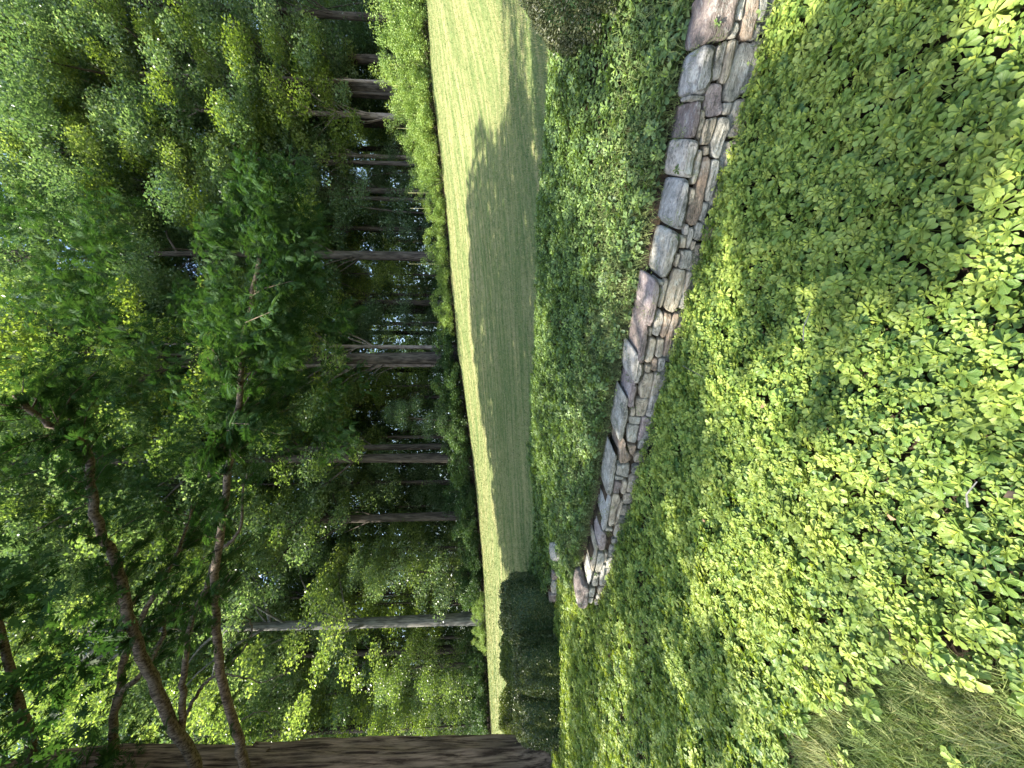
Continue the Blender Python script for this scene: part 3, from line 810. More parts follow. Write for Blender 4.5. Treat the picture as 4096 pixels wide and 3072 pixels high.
scatter('pachysandra_bed', np.c_[P, z], rot, sc, tint, ROS, M_pachy, 'broad bed of glossy yellow green pachysandra rosettes in front of the stone wall', 'ground cover')
# a lower storey of the same leaves so that gaps show darker leaves, not bare soil
# upper bed
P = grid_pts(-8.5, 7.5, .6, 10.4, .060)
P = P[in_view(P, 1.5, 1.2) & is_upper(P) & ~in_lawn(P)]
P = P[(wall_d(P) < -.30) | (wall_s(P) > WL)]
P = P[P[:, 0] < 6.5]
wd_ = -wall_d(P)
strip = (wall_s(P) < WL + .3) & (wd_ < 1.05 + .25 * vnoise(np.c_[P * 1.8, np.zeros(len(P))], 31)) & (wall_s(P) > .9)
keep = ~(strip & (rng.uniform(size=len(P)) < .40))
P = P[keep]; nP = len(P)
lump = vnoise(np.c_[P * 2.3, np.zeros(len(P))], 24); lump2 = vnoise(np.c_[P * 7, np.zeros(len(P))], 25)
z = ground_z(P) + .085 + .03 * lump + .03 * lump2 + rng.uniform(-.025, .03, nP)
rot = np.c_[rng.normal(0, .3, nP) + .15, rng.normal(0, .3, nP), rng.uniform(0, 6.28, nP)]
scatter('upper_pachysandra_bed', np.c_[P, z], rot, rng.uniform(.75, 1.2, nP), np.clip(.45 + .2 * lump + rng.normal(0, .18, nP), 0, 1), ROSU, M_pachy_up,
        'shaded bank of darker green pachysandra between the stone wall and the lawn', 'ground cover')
# wiry stems behind the capstones
STM = [stem_tangle(60 + i) for i in range(6)]
P = grid_pts(-6, 6, .6, 8, .05)
d = -wall_d(P); s_ = wall_s(P)
P = P[(d > .19) & (d < 1.15 + .2 * vnoise(np.c_[P * 2, np.zeros(len(P))], 5)) & (s_ > -1.5) & (s_ < WL + .1) & in_view(P)]
P = P[rng.uniform(size=len(P)) < .75]
P2 = grid_pts(-6, 4, .6, 7, .045); P2 = P2[(wall_d(P2) > .01) & (wall_d(P2) < .14) & (wall_s(P2) > -1) & (wall_s(P2) < WL + .1)]; P2 = P2[rng.uniform(size=len(P2)) < .35]
P = np.vstack([P, P2]); nP = len(P)
scatter('wiry_stems', np.c_[P, ground_z(P) + .01], np.c_[rng.normal(0, .2, nP), rng.normal(0, .2, nP), rng.uniform(0, 6.28, nP)], rng.uniform(.6, 1.1, nP),
        np.clip(rng.normal(.5, .25, nP), 0, 1), STM, M_stem, 'strip of thin straggly brown green stems along the top of the stone wall', 'ground cover')
nP = len(WALL_SPRIGS)
scatter('joint_sprigs', WALL_SPRIGS, np.c_[rng.normal(0, .6, nP), rng.normal(0, .6, nP), rng.uniform(0, 6.28, nP)], rng.uniform(.3, .55, nP), np.clip(rng.normal(.5, .25, nP), 0, 1), STM + ROSU[:1], M_stem,
        'tiny green sprigs and stems growing out of the joints between the capstones', 'weeds')
# rough grass in the corner beside the camera
TR = [tuft(80 + i, 44, .04, .02, .08, .0021, 1.3) for i in range(5)]
P = grid_pts(-3.6, 0, .3, 2.4, .029); P = P[in_grass(P) & in_view(P, .9)]; nP = len(P)
nzv = vnoise(np.c_[P * 6, np.zeros(nP)], 77)
scatter('rough_grass', np.c_[P, ground_z(P)], np.c_[rng.normal(0, .2, nP), rng.normal(0, .2, nP), rng.uniform(0, 6.28, nP)], rng.uniform(.6, 1.1, nP),
        np.clip(.45 + .25 * nzv + rng.normal(0, .22, nP), 0, 1), TR, M_rough, 'patch of rough brownish grass beyond the ragged edge of the leafy bed', 'grass')
# a few rosettes straying into the grass
P = grid_pts(-3.2, 0, .3, 2.4, .12); P = P[in_grass(P) & (rng.uniform(size=len(P)) < .16)]; nP = len(P)
scatter('stray_pachysandra', np.c_[P, ground_z(P) + .05], np.c_[rng.normal(0, .3, nP), rng.normal(0, .3, nP), rng.uniform(0, 6.28, nP)], rng.uniform(.4, .8, nP),
        np.full(nP, .6), ROS, M_pachy, 'stray pachysandra sprigs growing in the rough grass', 'ground cover')
# mown lawn
TL = [tuft(90 + i, 16, .06, .018, .045, .0022, .8) for i in range(5)]
TLf = [tuft(95 + i, 14, .09, .025, .055, .004, .8) for i in range(5)]
def lawn_scatter(nm, P, pr, lab):
    P = P[in_lawn(P) & in_view(P, 2, 1.2)]; nP = len(P)
    st = vnoise(np.c_[P[:, 0] * .25, P[:, 1] * 4.6 + P[:, 0] * .3, np.zeros(nP)], 51) * .6 + vnoise(np.c_[P[:, 0] * .8, P[:, 1] * 11, np.zeros(nP)], 52) * .4
    scatter(nm, np.c_[P, ground_z(P) + .008], np.c_[np.zeros(nP), np.zeros(nP), rng.uniform(0, 6.28, nP)], rng.uniform(.7, 1.2, nP),
            np.clip(.48 + .42 * st + rng.normal(0, .25, nP), 0, 1), pr, M_grass, lab, 'grass')
lawn_scatter('near_lawn_grass', np.vstack([grid_pts(-13, 13, 2.5, 12, .085)]), TL, 'short mown grass of the lawn nearest the leafy bank')
lawn_scatter('far_lawn_grass', np.vstack([grid_pts(-21, 20, 12, 18.4, .15)]), TLf, 'mown grass of the lawn rising towards the woods')
# fallen brown leaves
def dead_leaf():
    V = [(0, 0, 0), (.012, .016, .006), (.03, .018, .012), (.05, 0, .004), (.03, -.016, .014), (.012, -.014, .004)]
    return mesh_np('dead', V, [np.array([(0, 1, 4, 5), (1, 2, 3, 4)])])
M_dead = leaf_mat('fallen_leaf', (.14, .085, .05), (.26, .16, .10), (.38, .27, .17), trans=.2, attr='tint', attr_type='INSTANCER')
P = grid_pts(-5, 3, .5, 6, .30); P = P[in_view(P) & ~is_upper(P) & (wall_d(P) > .1)]; P = P[rng.uniform(size=len(P)) < .16]; nP = len(P)
scatter('fallen_leaves', np.c_[P, ground_z(P) + .09], rng.uniform(-.6, .6, (nP, 3)) * np.array([1, 1, 5]), rng.uniform(.5, 1.0, nP), rng.uniform(0, 1, nP), [dead_leaf()], M_dead,
        'scattered reddish brown fallen leaves caught among the rosettes', 'leaves')

# ------------------------------------------------------------------ leaves in bulk
def leaf_cloud(P, dirs, nrm, size, wid, rnd):
    """one folded rhombus per leaf"""
    P = np.asarray(P); n_ = len(P)
    side = np.cross(nrm, dirs); side /= np.linalg.norm(side, axis=1, keepdims=True) + 1e-9
    nn = np.cross(dirs, side)
    s = size[:, None]
    a_ = P; b = P + dirs * s * .5 + side * s * wid * .5 + nn * s * .07; c = P + dirs * s; d = P + dirs * s * .5 - side * s * wid * .5 + nn * s * .07
    V = np.stack([a_, b, c, d], 1).reshape(-1, 3)
    i = np.arange(n_) * 4
    return V, np.c_[i, i + 1, i + 2, i + 3]
def rand_unit(n_, flat=1.0):
    v = rng.normal(size=(n_, 3)); v[:, 2] *= flat; return v / np.linalg.norm(v, axis=1, keepdims=True)
def clump_leaves(centres, radii, per, size0, size1, wid=.6, droop=.25, flat=.55):
    P = []; 
    for c, r, k in zip(centres, radii, per):
        v = rand_unit(k); rr = r * rng.uniform(.15, 1, k) ** .6
        p = c + v * rr[:, None] * np.array([1, 1, flat]); P.append(p)
    P = np.vstack(P); n_ = len(P)
    d = rand_unit(n_, .5); d[:, 2] -= droop; d /= np.linalg.norm(d, axis=1, keepdims=True)
    nr = rand_unit(n_) * .8 + np.array([0, 0, 1.0]); nr /= np.linalg.norm(nr, axis=1, keepdims=True)
    return P, d, nr, rng.uniform(size0, size1, n_)

def forest_tree_meshes(seed, H=24.0, crown_lo=5.0, rx=4.2, n_clump=95, per=330, size=(.12, .20), bole=.30, mat=None, bark=None):
    r = random.Random(seed)
    mb = MB()
    lean = (r.uniform(-.5, .5), r.uniform(-.5, .5))
    def axis(t): return Vector((lean[0] * t * t + .12 * math.sin(3 * t + seed), lean[1] * t * t + .12 * math.cos(2.3 * t + seed), H * .93 * t))
    k = 16
    tp = [axis(i / (k - 1)) for i in range(k)]
    tp = [Vector((tp[0].x, tp[0].y, -.4)), Vector((tp[0].x, tp[0].y, .15))] + tp[1:]
    rd = [bole * 1.45, bole * 1.18] + [bole * (1 - i / (k - 1)) ** .75 * .98 + .02 for i in range(1, k)]
    mb.tube(tp, rd, 14, .035, 6)
    cs = []; rs = []
    for c in range(n_clump):
        t = r.uniform(0, 1) ** .85
        z = crown_lo + (H - crown_lo) * t
        prof = math.sin(math.pi * min(1, .12 + .86 * t)) ** .6
        if t > .93: prof *= .6
        a_ = r.uniform(0, 6.28); rad = rx * prof * r.uniform(.25, 1.0) ** .55
        base = axis(min(1, z / (H * .93)))
        cs.append(np.array([base.x + rad * math.cos(a_), base.y + rad * math.sin(a_), z + r.uniform(-.3, .3)])); rs.append(r.uniform(.55, 1.15))
    # limbs to a share of the clumps
    for c in cs[::3]:
        zb = max(crown_lo * .7, c[2] - r.uniform(1.0, 3.2)); b = axis(zb / (H * .93)); e = Vector(c)
        mid = (b + e) * .5 + Vector((r.uniform(-.3, .3), r.uniform(-.3, .3), r.uniform(-.1, .5)))
        pth = smooth_path([b, mid, e], 6); r0 = bole * r.uniform(.16, .34)
        mb.tube(pth, [r0 * (1 - .85 * i / 5) for i in range(6)], 5)
    trunk = mb.mesh('trunk'); trunk.materials.append(bark or M_bark)
    per_l = [int(per * (q / .85) ** 2) for q in rs]
    P, d, nr, s = clump_leaves(cs, rs, per_l, size[0], size[1])
    V, Fq = leaf_cloud(P, d, nr, s, .62, None)
    base_c = np.repeat([r.uniform(-.12, .12) for _ in cs], per_l)
    crown = mesh_np('crown', V, Fq, {'rnd': ('FACE', np.clip(.45 + base_c + rng.normal(0, .2, len(Fq)), 0, 1))})
    crown.materials.append(mat)
    return trunk, crown
VAR = []
specs = [(24, 5.0, 4.4, 0, .30), (26, 6.0, 4.0, 1, .33), (22, 4.2, 4.8, 2, .24), (27, 5.0, 4.6, 0, .36), (23, 4.4, 3.8, 1, .26), (25, 6.5, 4.6, 1, .30)]
for i, (H, lo, rx, mi, bo) in enumerate(specs):
    VAR.append((forest_tree_meshes(100 + i, H, lo, rx, 100, 350, (.10, .17), bo, M_forest[mi], M_bark), H, bo))
YV = []
for i in range(3):
    YV.append((forest_tree_meshes(200 + i, 6.5 + i, .8, 1.9, 42, 300, (.07, .125), .055, M_forest[i]), 6.5 + i, .055))

YD = []
for i in range(3):
    YD.append((forest_tree_meshes(230 + i, 6.5 + i, .5, 2.0, 42, 230, (.09, .15), .055, M_shrubd), 6.5 + i, .055))

def plant_tree(kind, v, x, y, width, label, group=None, rz=None, hs=1.0, barkm=None, z=None, cat='tree', parts=True):
    (tr, cr), H, bo = v
    s_w = width / (2 * bo)
    t = empty(kind, (x, y, (gz(x, y) if z is None else z)))
    tag(t, label, cat, group)
    t.rotation_euler = (0, 0, rng.uniform(0, 6.28) if rz is None else rz)
    a_ = link('trunk', tr, t); b = link('crown', cr, t)
    a_.scale = (s_w, s_w, hs); b.scale = (hs, hs, hs)
    if barkm is not None:
        a_.material_slots[0].link = 'OBJECT'; a_.material_slots[0].material = barkm
    return t

# front row, each trunk where the photograph shows it: pixel row (2212-px photo), trunk width px, depth
front = [
    (1338, 30, 18.6, 3, M_barkg, 'straight grey barked tree standing clear of the dark woods near the redwood'),
    (1395, 20, 22.5, 1, None, 'dark slim trunk just beyond the straight grey tree, on its redwood side'),
    (1112, 24, 20.0, 1, None, 'dark brown trunk between the straight grey tree and the close pair of trunks'),
    (990, 25, 19.0, 3, None, 'grey trunk of the close pair at the lawn edge, the one nearer the redwood'),
    (966, 17, 19.6, 5, None, 'dark brown trunk of the close pair, the one farther from the redwood'),
    (856, 10, 24.0, 4, None, 'thin dark trunk between the close pair and the thick forked tree'),
    (790, 12, 21.0, 2, M_barkp, 'slim pinkish trunk beside the thick forked tree, on its redwood side'),
    (772, 34, 20.0, 0, None, 'thick dark forked tree between two slim pinkish trunks'),
    (750, 12, 21.5, 5, M_barkp, 'slim pinkish trunk beside the thick forked tree, on the side away from the redwood'),
    (657, 16, 22.0, 4, None, 'grey brown trunk between the thick forked tree and the broad brown trunk'),
    (561, 25, 19.5, 1, None, 'broad brown trunk behind the yellow green bushes at the middle of the lawn edge'),
    (498, 12, 22.0, 2, None, 'slender trunk next to the broad brown trunk at the middle of the lawn edge'),
    (421, 16, 21.0, 0, None, 'grey brown trunk rising behind the pale stakes'),
    (345, 11, 22.0, 5, M_barkp, 'thin pale brown trunk next to the palest smooth trunk'),
    (262, 15, 20.0, 2, M_barkp, 'pale smooth trunk, the palest in the woods behind the tall sunlit shrubs'),
    (213, 42, 20.5, 3, None, 'very broad brown trunk beside the pale smooth trunk'),
    (188, 8, 19.5, 4, M_barkp, 'thin pale stem close against the very broad brown trunk'),
    (140, 24, 21.0, 5, None, 'mottled brown trunk behind the tallest sunlit shrubs'),
    (50, 20, 20.0, 1, None, 'dark trunk nearest the edge of the photo above the tallest sunlit shrubs'),
    (1480, 16, 25.0, 2, None, 'dark trunk in deep shade between the straight grey tree and the redwood'),
    (1560, 22, 22.0, 0, None, 'dark trunk in deep shade close beside the redwood trunk'),
]
near_trunk = [(1338, 'the straight grey tree'), (1112, 'the dark brown trunk'), (978, 'the close pair of trunks'), (772, 'the thick forked tree'), (657, 'the grey brown trunk'), (561, 'the broad brown trunk'),
              (421, 'the trunk by the pale stakes'), (262, 'the palest smooth trunk'), (213, 'the very broad brown trunk'), (140, 'the mottled brown trunk'), (50, 'the dark trunk at the picture edge'), (1560, 'the dark trunk beside the redwood')]
def beside(row):
    r_, nm_ = min(near_trunk, key=lambda q: abs(q[0] - row))
    return ('at the foot of ' + nm_) if abs(r_ - row) < 14 else (('on the redwood side of ' if row > r_ else 'on the boxwood side of ') + nm_)
for k, (row, wpx, dep, vi, bk, lab) in enumerate(front):
    dep += 2.2 if row < 700 else .6
    y = row * 768 / 1659; X = (384 - y) / F_PX * dep
    wid = wpx * .80 * .463 / F_PX * dep
    hs = rng.uniform(.95, 1.12)
    plant_tree('woodland_tree', VAR[vi], X, dep, wid, lab, hs=hs, barkm=bk)
r3 = random.Random(77)
def row_of(dep0, dep1, n_, lab, grp, wmin, wmax, spread=1.25):
    for i in range(n_):
        d = r3.uniform(dep0, dep1); X = ((i + r3.uniform(.1, .9)) / n_ * 2 - 1) * d * spread
        if d < 35 and abs(abs(X) - d * 1.2) < 0: continue
        plant_tree('woodland_tree', VAR[r3.randrange(6)], X, d, r3.uniform(wmin, wmax), lab, grp, hs=r3.uniform(.9, 1.2) * (1 if d < 40 else 1.15))
for row, dep_, hs_ in ((1450, 27, 1.3), (280, 27, 1.3), (1520, 33, 1.4), (1180, 28, 1.3), (1300, 33, 1.4), (1600, 26, 1.35), (1000, 30, 1.4), (720, 30, 1.45), (860, 31, 1.45)):
    plant_tree('woodland_tree', VAR[1], (384 - row * 768 / 1659) / F_PX * dep_, dep_, .35, 'tall tree behind the front row of the woods', 'tall trees behind the front row', hs=hs_)
for i in range(18):
    row = 40 + i * 82 + r3.uniform(-25, 25); d = r3.uniform(22, 26)
    plant_tree('woodland_tree', VAR[r3.choice((1, 4, 5))], (384 - row * 768 / 1659) / F_PX * d, d, r3.uniform(.16, .27), 'slim dark trunk just behind the front row of trees', 'slim dark trunks behind the front row', hs=r3.uniform(.95, 1.2))
row_of(24, 31, 17, 'tree standing a few rows back among the trunks of the woods', 'trees a few rows back in the woods', .25, .6)
row_of(33, 44, 20, 'tree deep in the shade of the woods', 'trees deep in the woods', .3, .6)
row_of(48, 66, 24, 'tree at the far side of the woods', 'trees at the far side of the woods', .3, .6, 1.3)

for i in range(90):
    d = r3.uniform(25, 58); X = ((i + r3.random()) / 90 * 2 - 1) * d * 1.2
    plant_tree('sapling', YD[i % 3], X, d, .12, 'low leafy tree in the understory deep inside the woods', 'understory trees inside the woods', hs=r3.uniform(.8, 1.5))
q_ = 110000
P = np.c_[rng.uniform(-115, 115, q_), rng.uniform(68, 88, q_), 40 * rng.uniform(0, 1, q_) ** 1.6 - 1]
keep = vnoise(P * .16, 61) + .5 * vnoise(P * .4, 62) > -.35 - .9 * (P[:, 2] < 16); P = P[keep]
P[:, 2] += 3 + (P[:, 0] > 0) * 3
V, Fq = leaf_cloud(P, rand_unit(len(P)), rand_unit(len(P)), rng.uniform(.5, 1.0, len(P)), .7, None)
o = link('distant_woods', mesh_np('distant_woods', V, Fq, {'rnd': ('FACE', np.clip(rng.normal(.45, .25, len(Fq)), 0, 1))}), mat=M_shrubd)
tag(o, 'hazy mass of far green foliage closing the view behind all the trunks', 'distant woods', None, 'stuff')

# young understory trees whose leaves hang in front of the trunks
young_trees = [(905, 19.0, 1, .55), (1230, 19.8, 1, .9), (1290, 22, 2, 1.0), (1430, 19.5, 0, .85), (1500, 20.5, 1, .8), (1560, 19.2, 2, .7), (1180, 21, 0, 1.0), (1040, 23, 1, 1.0), (830, 23, 2, .9),
               (700, 23.5, 1, .8), (600, 24, 2, .9), (460, 23, 1, 1.0), (380, 24.5, 1, .8), (20, 23, 1, 1.0), (110, 24.4, 1, .8), (1620, 21, 1, 1.0)]
ylab = ['slender young tree with leafy low branches']
for k, (row, dep, vi, s_) in enumerate(young_trees):
    y = row * 768 / 1659; X = (384 - y) / F_PX * dep
    t = plant_tree('sapling', YV[vi], X, dep, .11 * s_, 'leafy young tree ' + beside(row), 'young trees in the understory', hs=s_)

# ------------------------------------------------------------------ border shrubs
def shrub_mesh(seed, rx, ry, h, n_clump, per, s0, s1, mat, name='foliage', wid=.5, spiky=False):
    r = random.Random(seed); cs = []; rs = []
    for i in range(n_clump):
        a_ = r.uniform(0, 6.28); q = math.sqrt(r.uniform(0, 1)); zz = h * (1 - q ** 2.2 * .75) * r.uniform(.15, 1)
        cs.append(np.array([rx * q * math.cos(a_), ry * q * math.sin(a_), zz])); rs.append(r.uniform(.12, .26) * h ** .5)
    pl = [per] * n_clump
    P, d, nr, s = clump_leaves(cs, rs, pl, s0, s1, droop=-.5 if spiky else .1, flat=1.3 if spiky else .8)
    V, Fq = leaf_cloud(P, d, nr, s, wid, None)
    base_c = np.repeat([r.uniform(-.15, .15) for _ in cs], per)
    me = mesh_np(name, V, Fq, {'rnd': ('FACE', np.clip(.45 + base_c + rng.normal(0, .18, len(Fq)), 0, 1))}); me.materials.append(mat)
    mb = MB()
    for i in range(0, n_clump, 3):
        c = Vector(cs[i]); mb.tube([Vector((c.x * .15, c.y * .15, -.1)), Vector((c.x * .6, c.y * .6, c.z * .55)), c], [.014, .010, .004], 4)
    st = mb.mesh('stems'); st.materials.append(M_bark)
    return me, st
SH = [shrub_mesh(300 + i, 1.25, .9, 1.5, 55, 120, .04, .085, M_shrub) for i in range(3)]
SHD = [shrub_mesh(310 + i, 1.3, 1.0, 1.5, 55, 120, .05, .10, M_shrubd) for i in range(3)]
def put_shrub(nm, v, x, y, sx, sz, label, group=None, cat='shrub'):
    t = empty(nm, (x, y, gz(x, y))); t.rotation_euler = (0, 0, rng.uniform(0, 6.28)); tag(t, label, cat, group)
    for q, mname in zip(v, ('foliage', 'stems')):
        o = link(mname, q, t); o.scale = (sx, sx, sz)
    return t
fx = np.array([q.x for q in far][1:]); fy = np.array([q.y for q in far][1:])
def edge_pt(row, back=.9):
    y = row * 768 / 1659
    d = np.interp(-( 384 - y), -(384 - np.array([0, 93, 185, 278, 352, 417, 495, 574, 650, 741, 860])), fy)
    d += back
    return (384 - y) / F_PX * d, d
brd = [(20, 1.15, 1.35), (75, 1.1, 1.35), (120, 1.0, 1.2), (170, 1.1, 1.15), (215, .95, 1.05), (262, .95, 1.0), (305, .9, .9), (350, .8, .8), (395, .75, .75), (440, .75, .6), (485, .7, .6), (530, .7, .8), (575, .7, .75), (620, .65, .5), (662, .75, .75), (700, .6, .5)]
for k, (row, sx, sz) in enumerate(brd):
    x, y = edge_pt(row, .45)
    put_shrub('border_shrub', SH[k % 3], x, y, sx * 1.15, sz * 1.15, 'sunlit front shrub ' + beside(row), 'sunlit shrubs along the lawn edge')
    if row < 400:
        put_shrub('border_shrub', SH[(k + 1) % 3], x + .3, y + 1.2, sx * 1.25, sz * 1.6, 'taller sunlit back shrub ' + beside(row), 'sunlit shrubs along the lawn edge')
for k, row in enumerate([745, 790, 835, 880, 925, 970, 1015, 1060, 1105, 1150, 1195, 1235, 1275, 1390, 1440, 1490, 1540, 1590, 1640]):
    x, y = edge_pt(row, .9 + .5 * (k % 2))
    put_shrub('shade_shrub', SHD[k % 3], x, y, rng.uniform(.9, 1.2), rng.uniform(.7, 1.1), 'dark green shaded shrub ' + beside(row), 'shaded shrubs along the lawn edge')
for row, sc_ in ((1310, .6), (1345, .55), (1375, .5)):
    x, y = edge_pt(row, .2)
    put_shrub('border_shrub', SH[row % 3], x, y, sc_, .55, 'bright low shrub at the foot of the straight grey tree', 'low shrubs below the grey tree')
for k in range(26):        # undergrowth further in
    d = r3.uniform(21, 30); X = ((k + .5) / 26 * 2 - 1) * d * 1.15
    put_shrub('undergrowth_shrub', SHD[k % 3], X, d, r3.uniform(1.1, 1.7), r3.uniform(.8, 1.5), 'green undergrowth shrub between the trunks inside the woods', 'undergrowth inside the woods')
# pale stakes standing in the border
for k, (x4, y4, hpx) in enumerate([(1598, 107, 30), (1574, 260, 32), (1592, 344, 38), (1610, 447, 38), (1600, 514, 30), (1620, 545, 26), (1648, 772, 34), (1655, 834, 30), (1650, 1056, 32)]):
    q = at((x4 + 26) / 4, y4 / 4, 18.4 if y4 < 900 else 18.9)
    mb = MB(); g_ = gz(q.x, q.y); top = at((x4 - hpx * .5) / 4, y4 / 4, q.y).z
    mb.tube([(0, 0, -.1), (.01, 0, (top - g_) * .5), (.0, .01, top - g_)], [.012, .011, .010], 6)
    me = mb.mesh('garden_stake'); me.materials.append(M_stake)
    o = link('garden_stake', me); o.location = (q.x, q.y, g_)
    tag(o, 'thin pale yellow stake sticking up out of the border shrubs', 'stake', 'pale stakes in the border')

# ------------------------------------------------------------------ clipped boxwoods
def clipped(nm, ctr, rx, ry, h, nleaf, mat, label, size=(.014, .024), pw=3.0, group=None, inner=M_shrubd, rot=0):
    t = empty(nm, ctr); tag(t, label, 'shrub', group); t.rotation_euler = (0, 0, rot)
    v = rand_unit(nleaf); v[:, 2] = np.abs(v[:, 2]) * 1.0
    k = (np.abs(v[:, 0]) ** pw + np.abs(v[:, 1]) ** pw + np.abs(v[:, 2]) ** pw) ** (-1 / pw)
    u = v * k[:, None]
    lum = 1 + .07 * vnoise(u * 2.7, 5) + .06 * vnoise(u * 7, 6)
    dep = 1 - rng.exponential(.035, nleaf) + (rng.random(nleaf) < .02) * rng.uniform(0, .07, nleaf)
    P = u * (lum * dep)[:, None] * np.array([rx, ry, h])
    P[:, 2] += 0
    d = rand_unit(nleaf) * .9 + v; d /= np.linalg.norm(d, axis=1, keepdims=True)
    nr = rand_unit(nleaf) * .7 + v; nr /= np.linalg.norm(nr, axis=1, keepdims=True)
    V, Fq = leaf_cloud(P, d, nr, rng.uniform(size[0], size[1], nleaf), .6, None)
    rn = np.clip(.42 + .18 * vnoise(u * 5, 9) + rng.normal(0, .2, nleaf), 0, 1)
    me = mesh_np('foliage', V, Fq, {'rnd': ('FACE', rn)}); me.materials.append(mat); link('foliage', me, t)
    # solid dark dome added inside so the leaf shell looks dense
    a1 = np.linspace(0, math.pi / 2, 9); a2 = np.linspace(0, 2 * math.pi, 25)[:-1]
    VV = []
    for p_ in a1:
        for q_ in a2:
            w_ = np.array([math.cos(p_) * math.cos(q_), math.cos(p_) * math.sin(q_), math.sin(p_)])
            kk = (np.abs(w_) ** pw).sum() ** (-1 / pw); VV.append(w_ * kk * np.array([rx, ry, h]) * .93)
    FF = [(i * 24 + j, i * 24 + (j + 1) % 24, (i + 1) * 24 + (j + 1) % 24, (i + 1) * 24 + j) for i in range(8) for j in range(24)]
    mi = mesh_np('inner_dark_dome', VV, np.array(FF), smooth=True); mi.materials.append(M_shrubd); link('inner_dark_dome', mi, t)
    return t
bx = Vector((3.75, 2.95, 0))
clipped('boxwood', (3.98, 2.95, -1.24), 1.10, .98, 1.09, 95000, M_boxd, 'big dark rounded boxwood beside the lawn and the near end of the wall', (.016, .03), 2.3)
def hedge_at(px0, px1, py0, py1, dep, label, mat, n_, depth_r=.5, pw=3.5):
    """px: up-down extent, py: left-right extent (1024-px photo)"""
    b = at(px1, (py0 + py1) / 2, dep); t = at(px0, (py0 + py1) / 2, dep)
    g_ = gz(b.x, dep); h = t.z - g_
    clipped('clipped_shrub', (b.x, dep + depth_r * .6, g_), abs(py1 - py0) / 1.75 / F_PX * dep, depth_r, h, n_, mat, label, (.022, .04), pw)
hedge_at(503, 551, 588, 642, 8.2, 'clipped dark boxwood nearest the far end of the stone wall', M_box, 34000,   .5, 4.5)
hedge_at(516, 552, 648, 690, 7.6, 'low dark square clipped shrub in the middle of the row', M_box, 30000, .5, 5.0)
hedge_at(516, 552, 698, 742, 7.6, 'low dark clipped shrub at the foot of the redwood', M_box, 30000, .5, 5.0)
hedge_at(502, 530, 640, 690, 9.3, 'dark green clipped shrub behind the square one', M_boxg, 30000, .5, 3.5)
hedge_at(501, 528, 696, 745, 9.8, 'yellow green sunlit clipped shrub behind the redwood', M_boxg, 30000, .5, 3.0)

# ------------------------------------------------------------------ the redwood at the left
def spray_cloud(P, D, size, rnd0=.5, K=9, wid=.17):
    """feathery flat sprays: a rachis with needle pairs, drawn as slim rhombs. P base points, D directions"""
    n_ = len(P)
    D = D / np.linalg.norm(D, axis=1, keepdims=True)
    upv = np.array([0, 0, 1.0]) + rng.normal(0, .45, (n_, 3))
    side = np.cross(upv, D); side /= np.linalg.norm(side, axis=1, keepdims=True) + 1e-9
    nr = np.cross(D, side)
    Ps, Ds, Ns, Sz = [], [], [], []
    for k in range(K):
        t = (k + .6) / K
        ln = size * (.42 * math.sin(math.pi * (.18 + .72 * t)) + .06)
        base = P + D * (size * t)[:, None] - nr * (size * t * t * -.0)[:, None] + np.array([0, 0, -1]) * (size * t * t * .22)[:, None]
        for s_ in (-1, 1):
            d = D * .62 + side * s_ + np.array([0, 0, -.12]); d = d + rng.normal(0, .1, d.shape); d /= np.linalg.norm(d, axis=1, keepdims=True)
            Ps.append(base); Ds.append(d); Ns.append(nr); Sz.append(ln)
    Ps.append(P); Ds.append(D); Ns.append(nr); Sz.append(size)
    Pn = np.vstack(Ps); Dn = np.vstack(Ds); Nn = np.vstack(Ns); Sn = np.concatenate(Sz)
    V, Fq = leaf_cloud(Pn, Dn, Nn, Sn, wid, None)
    r_ = rng.normal(rnd0, .18, n_); rn = np.clip(np.tile(r_, 2 * K + 1), 0, 1)
    return V, Fq, rn
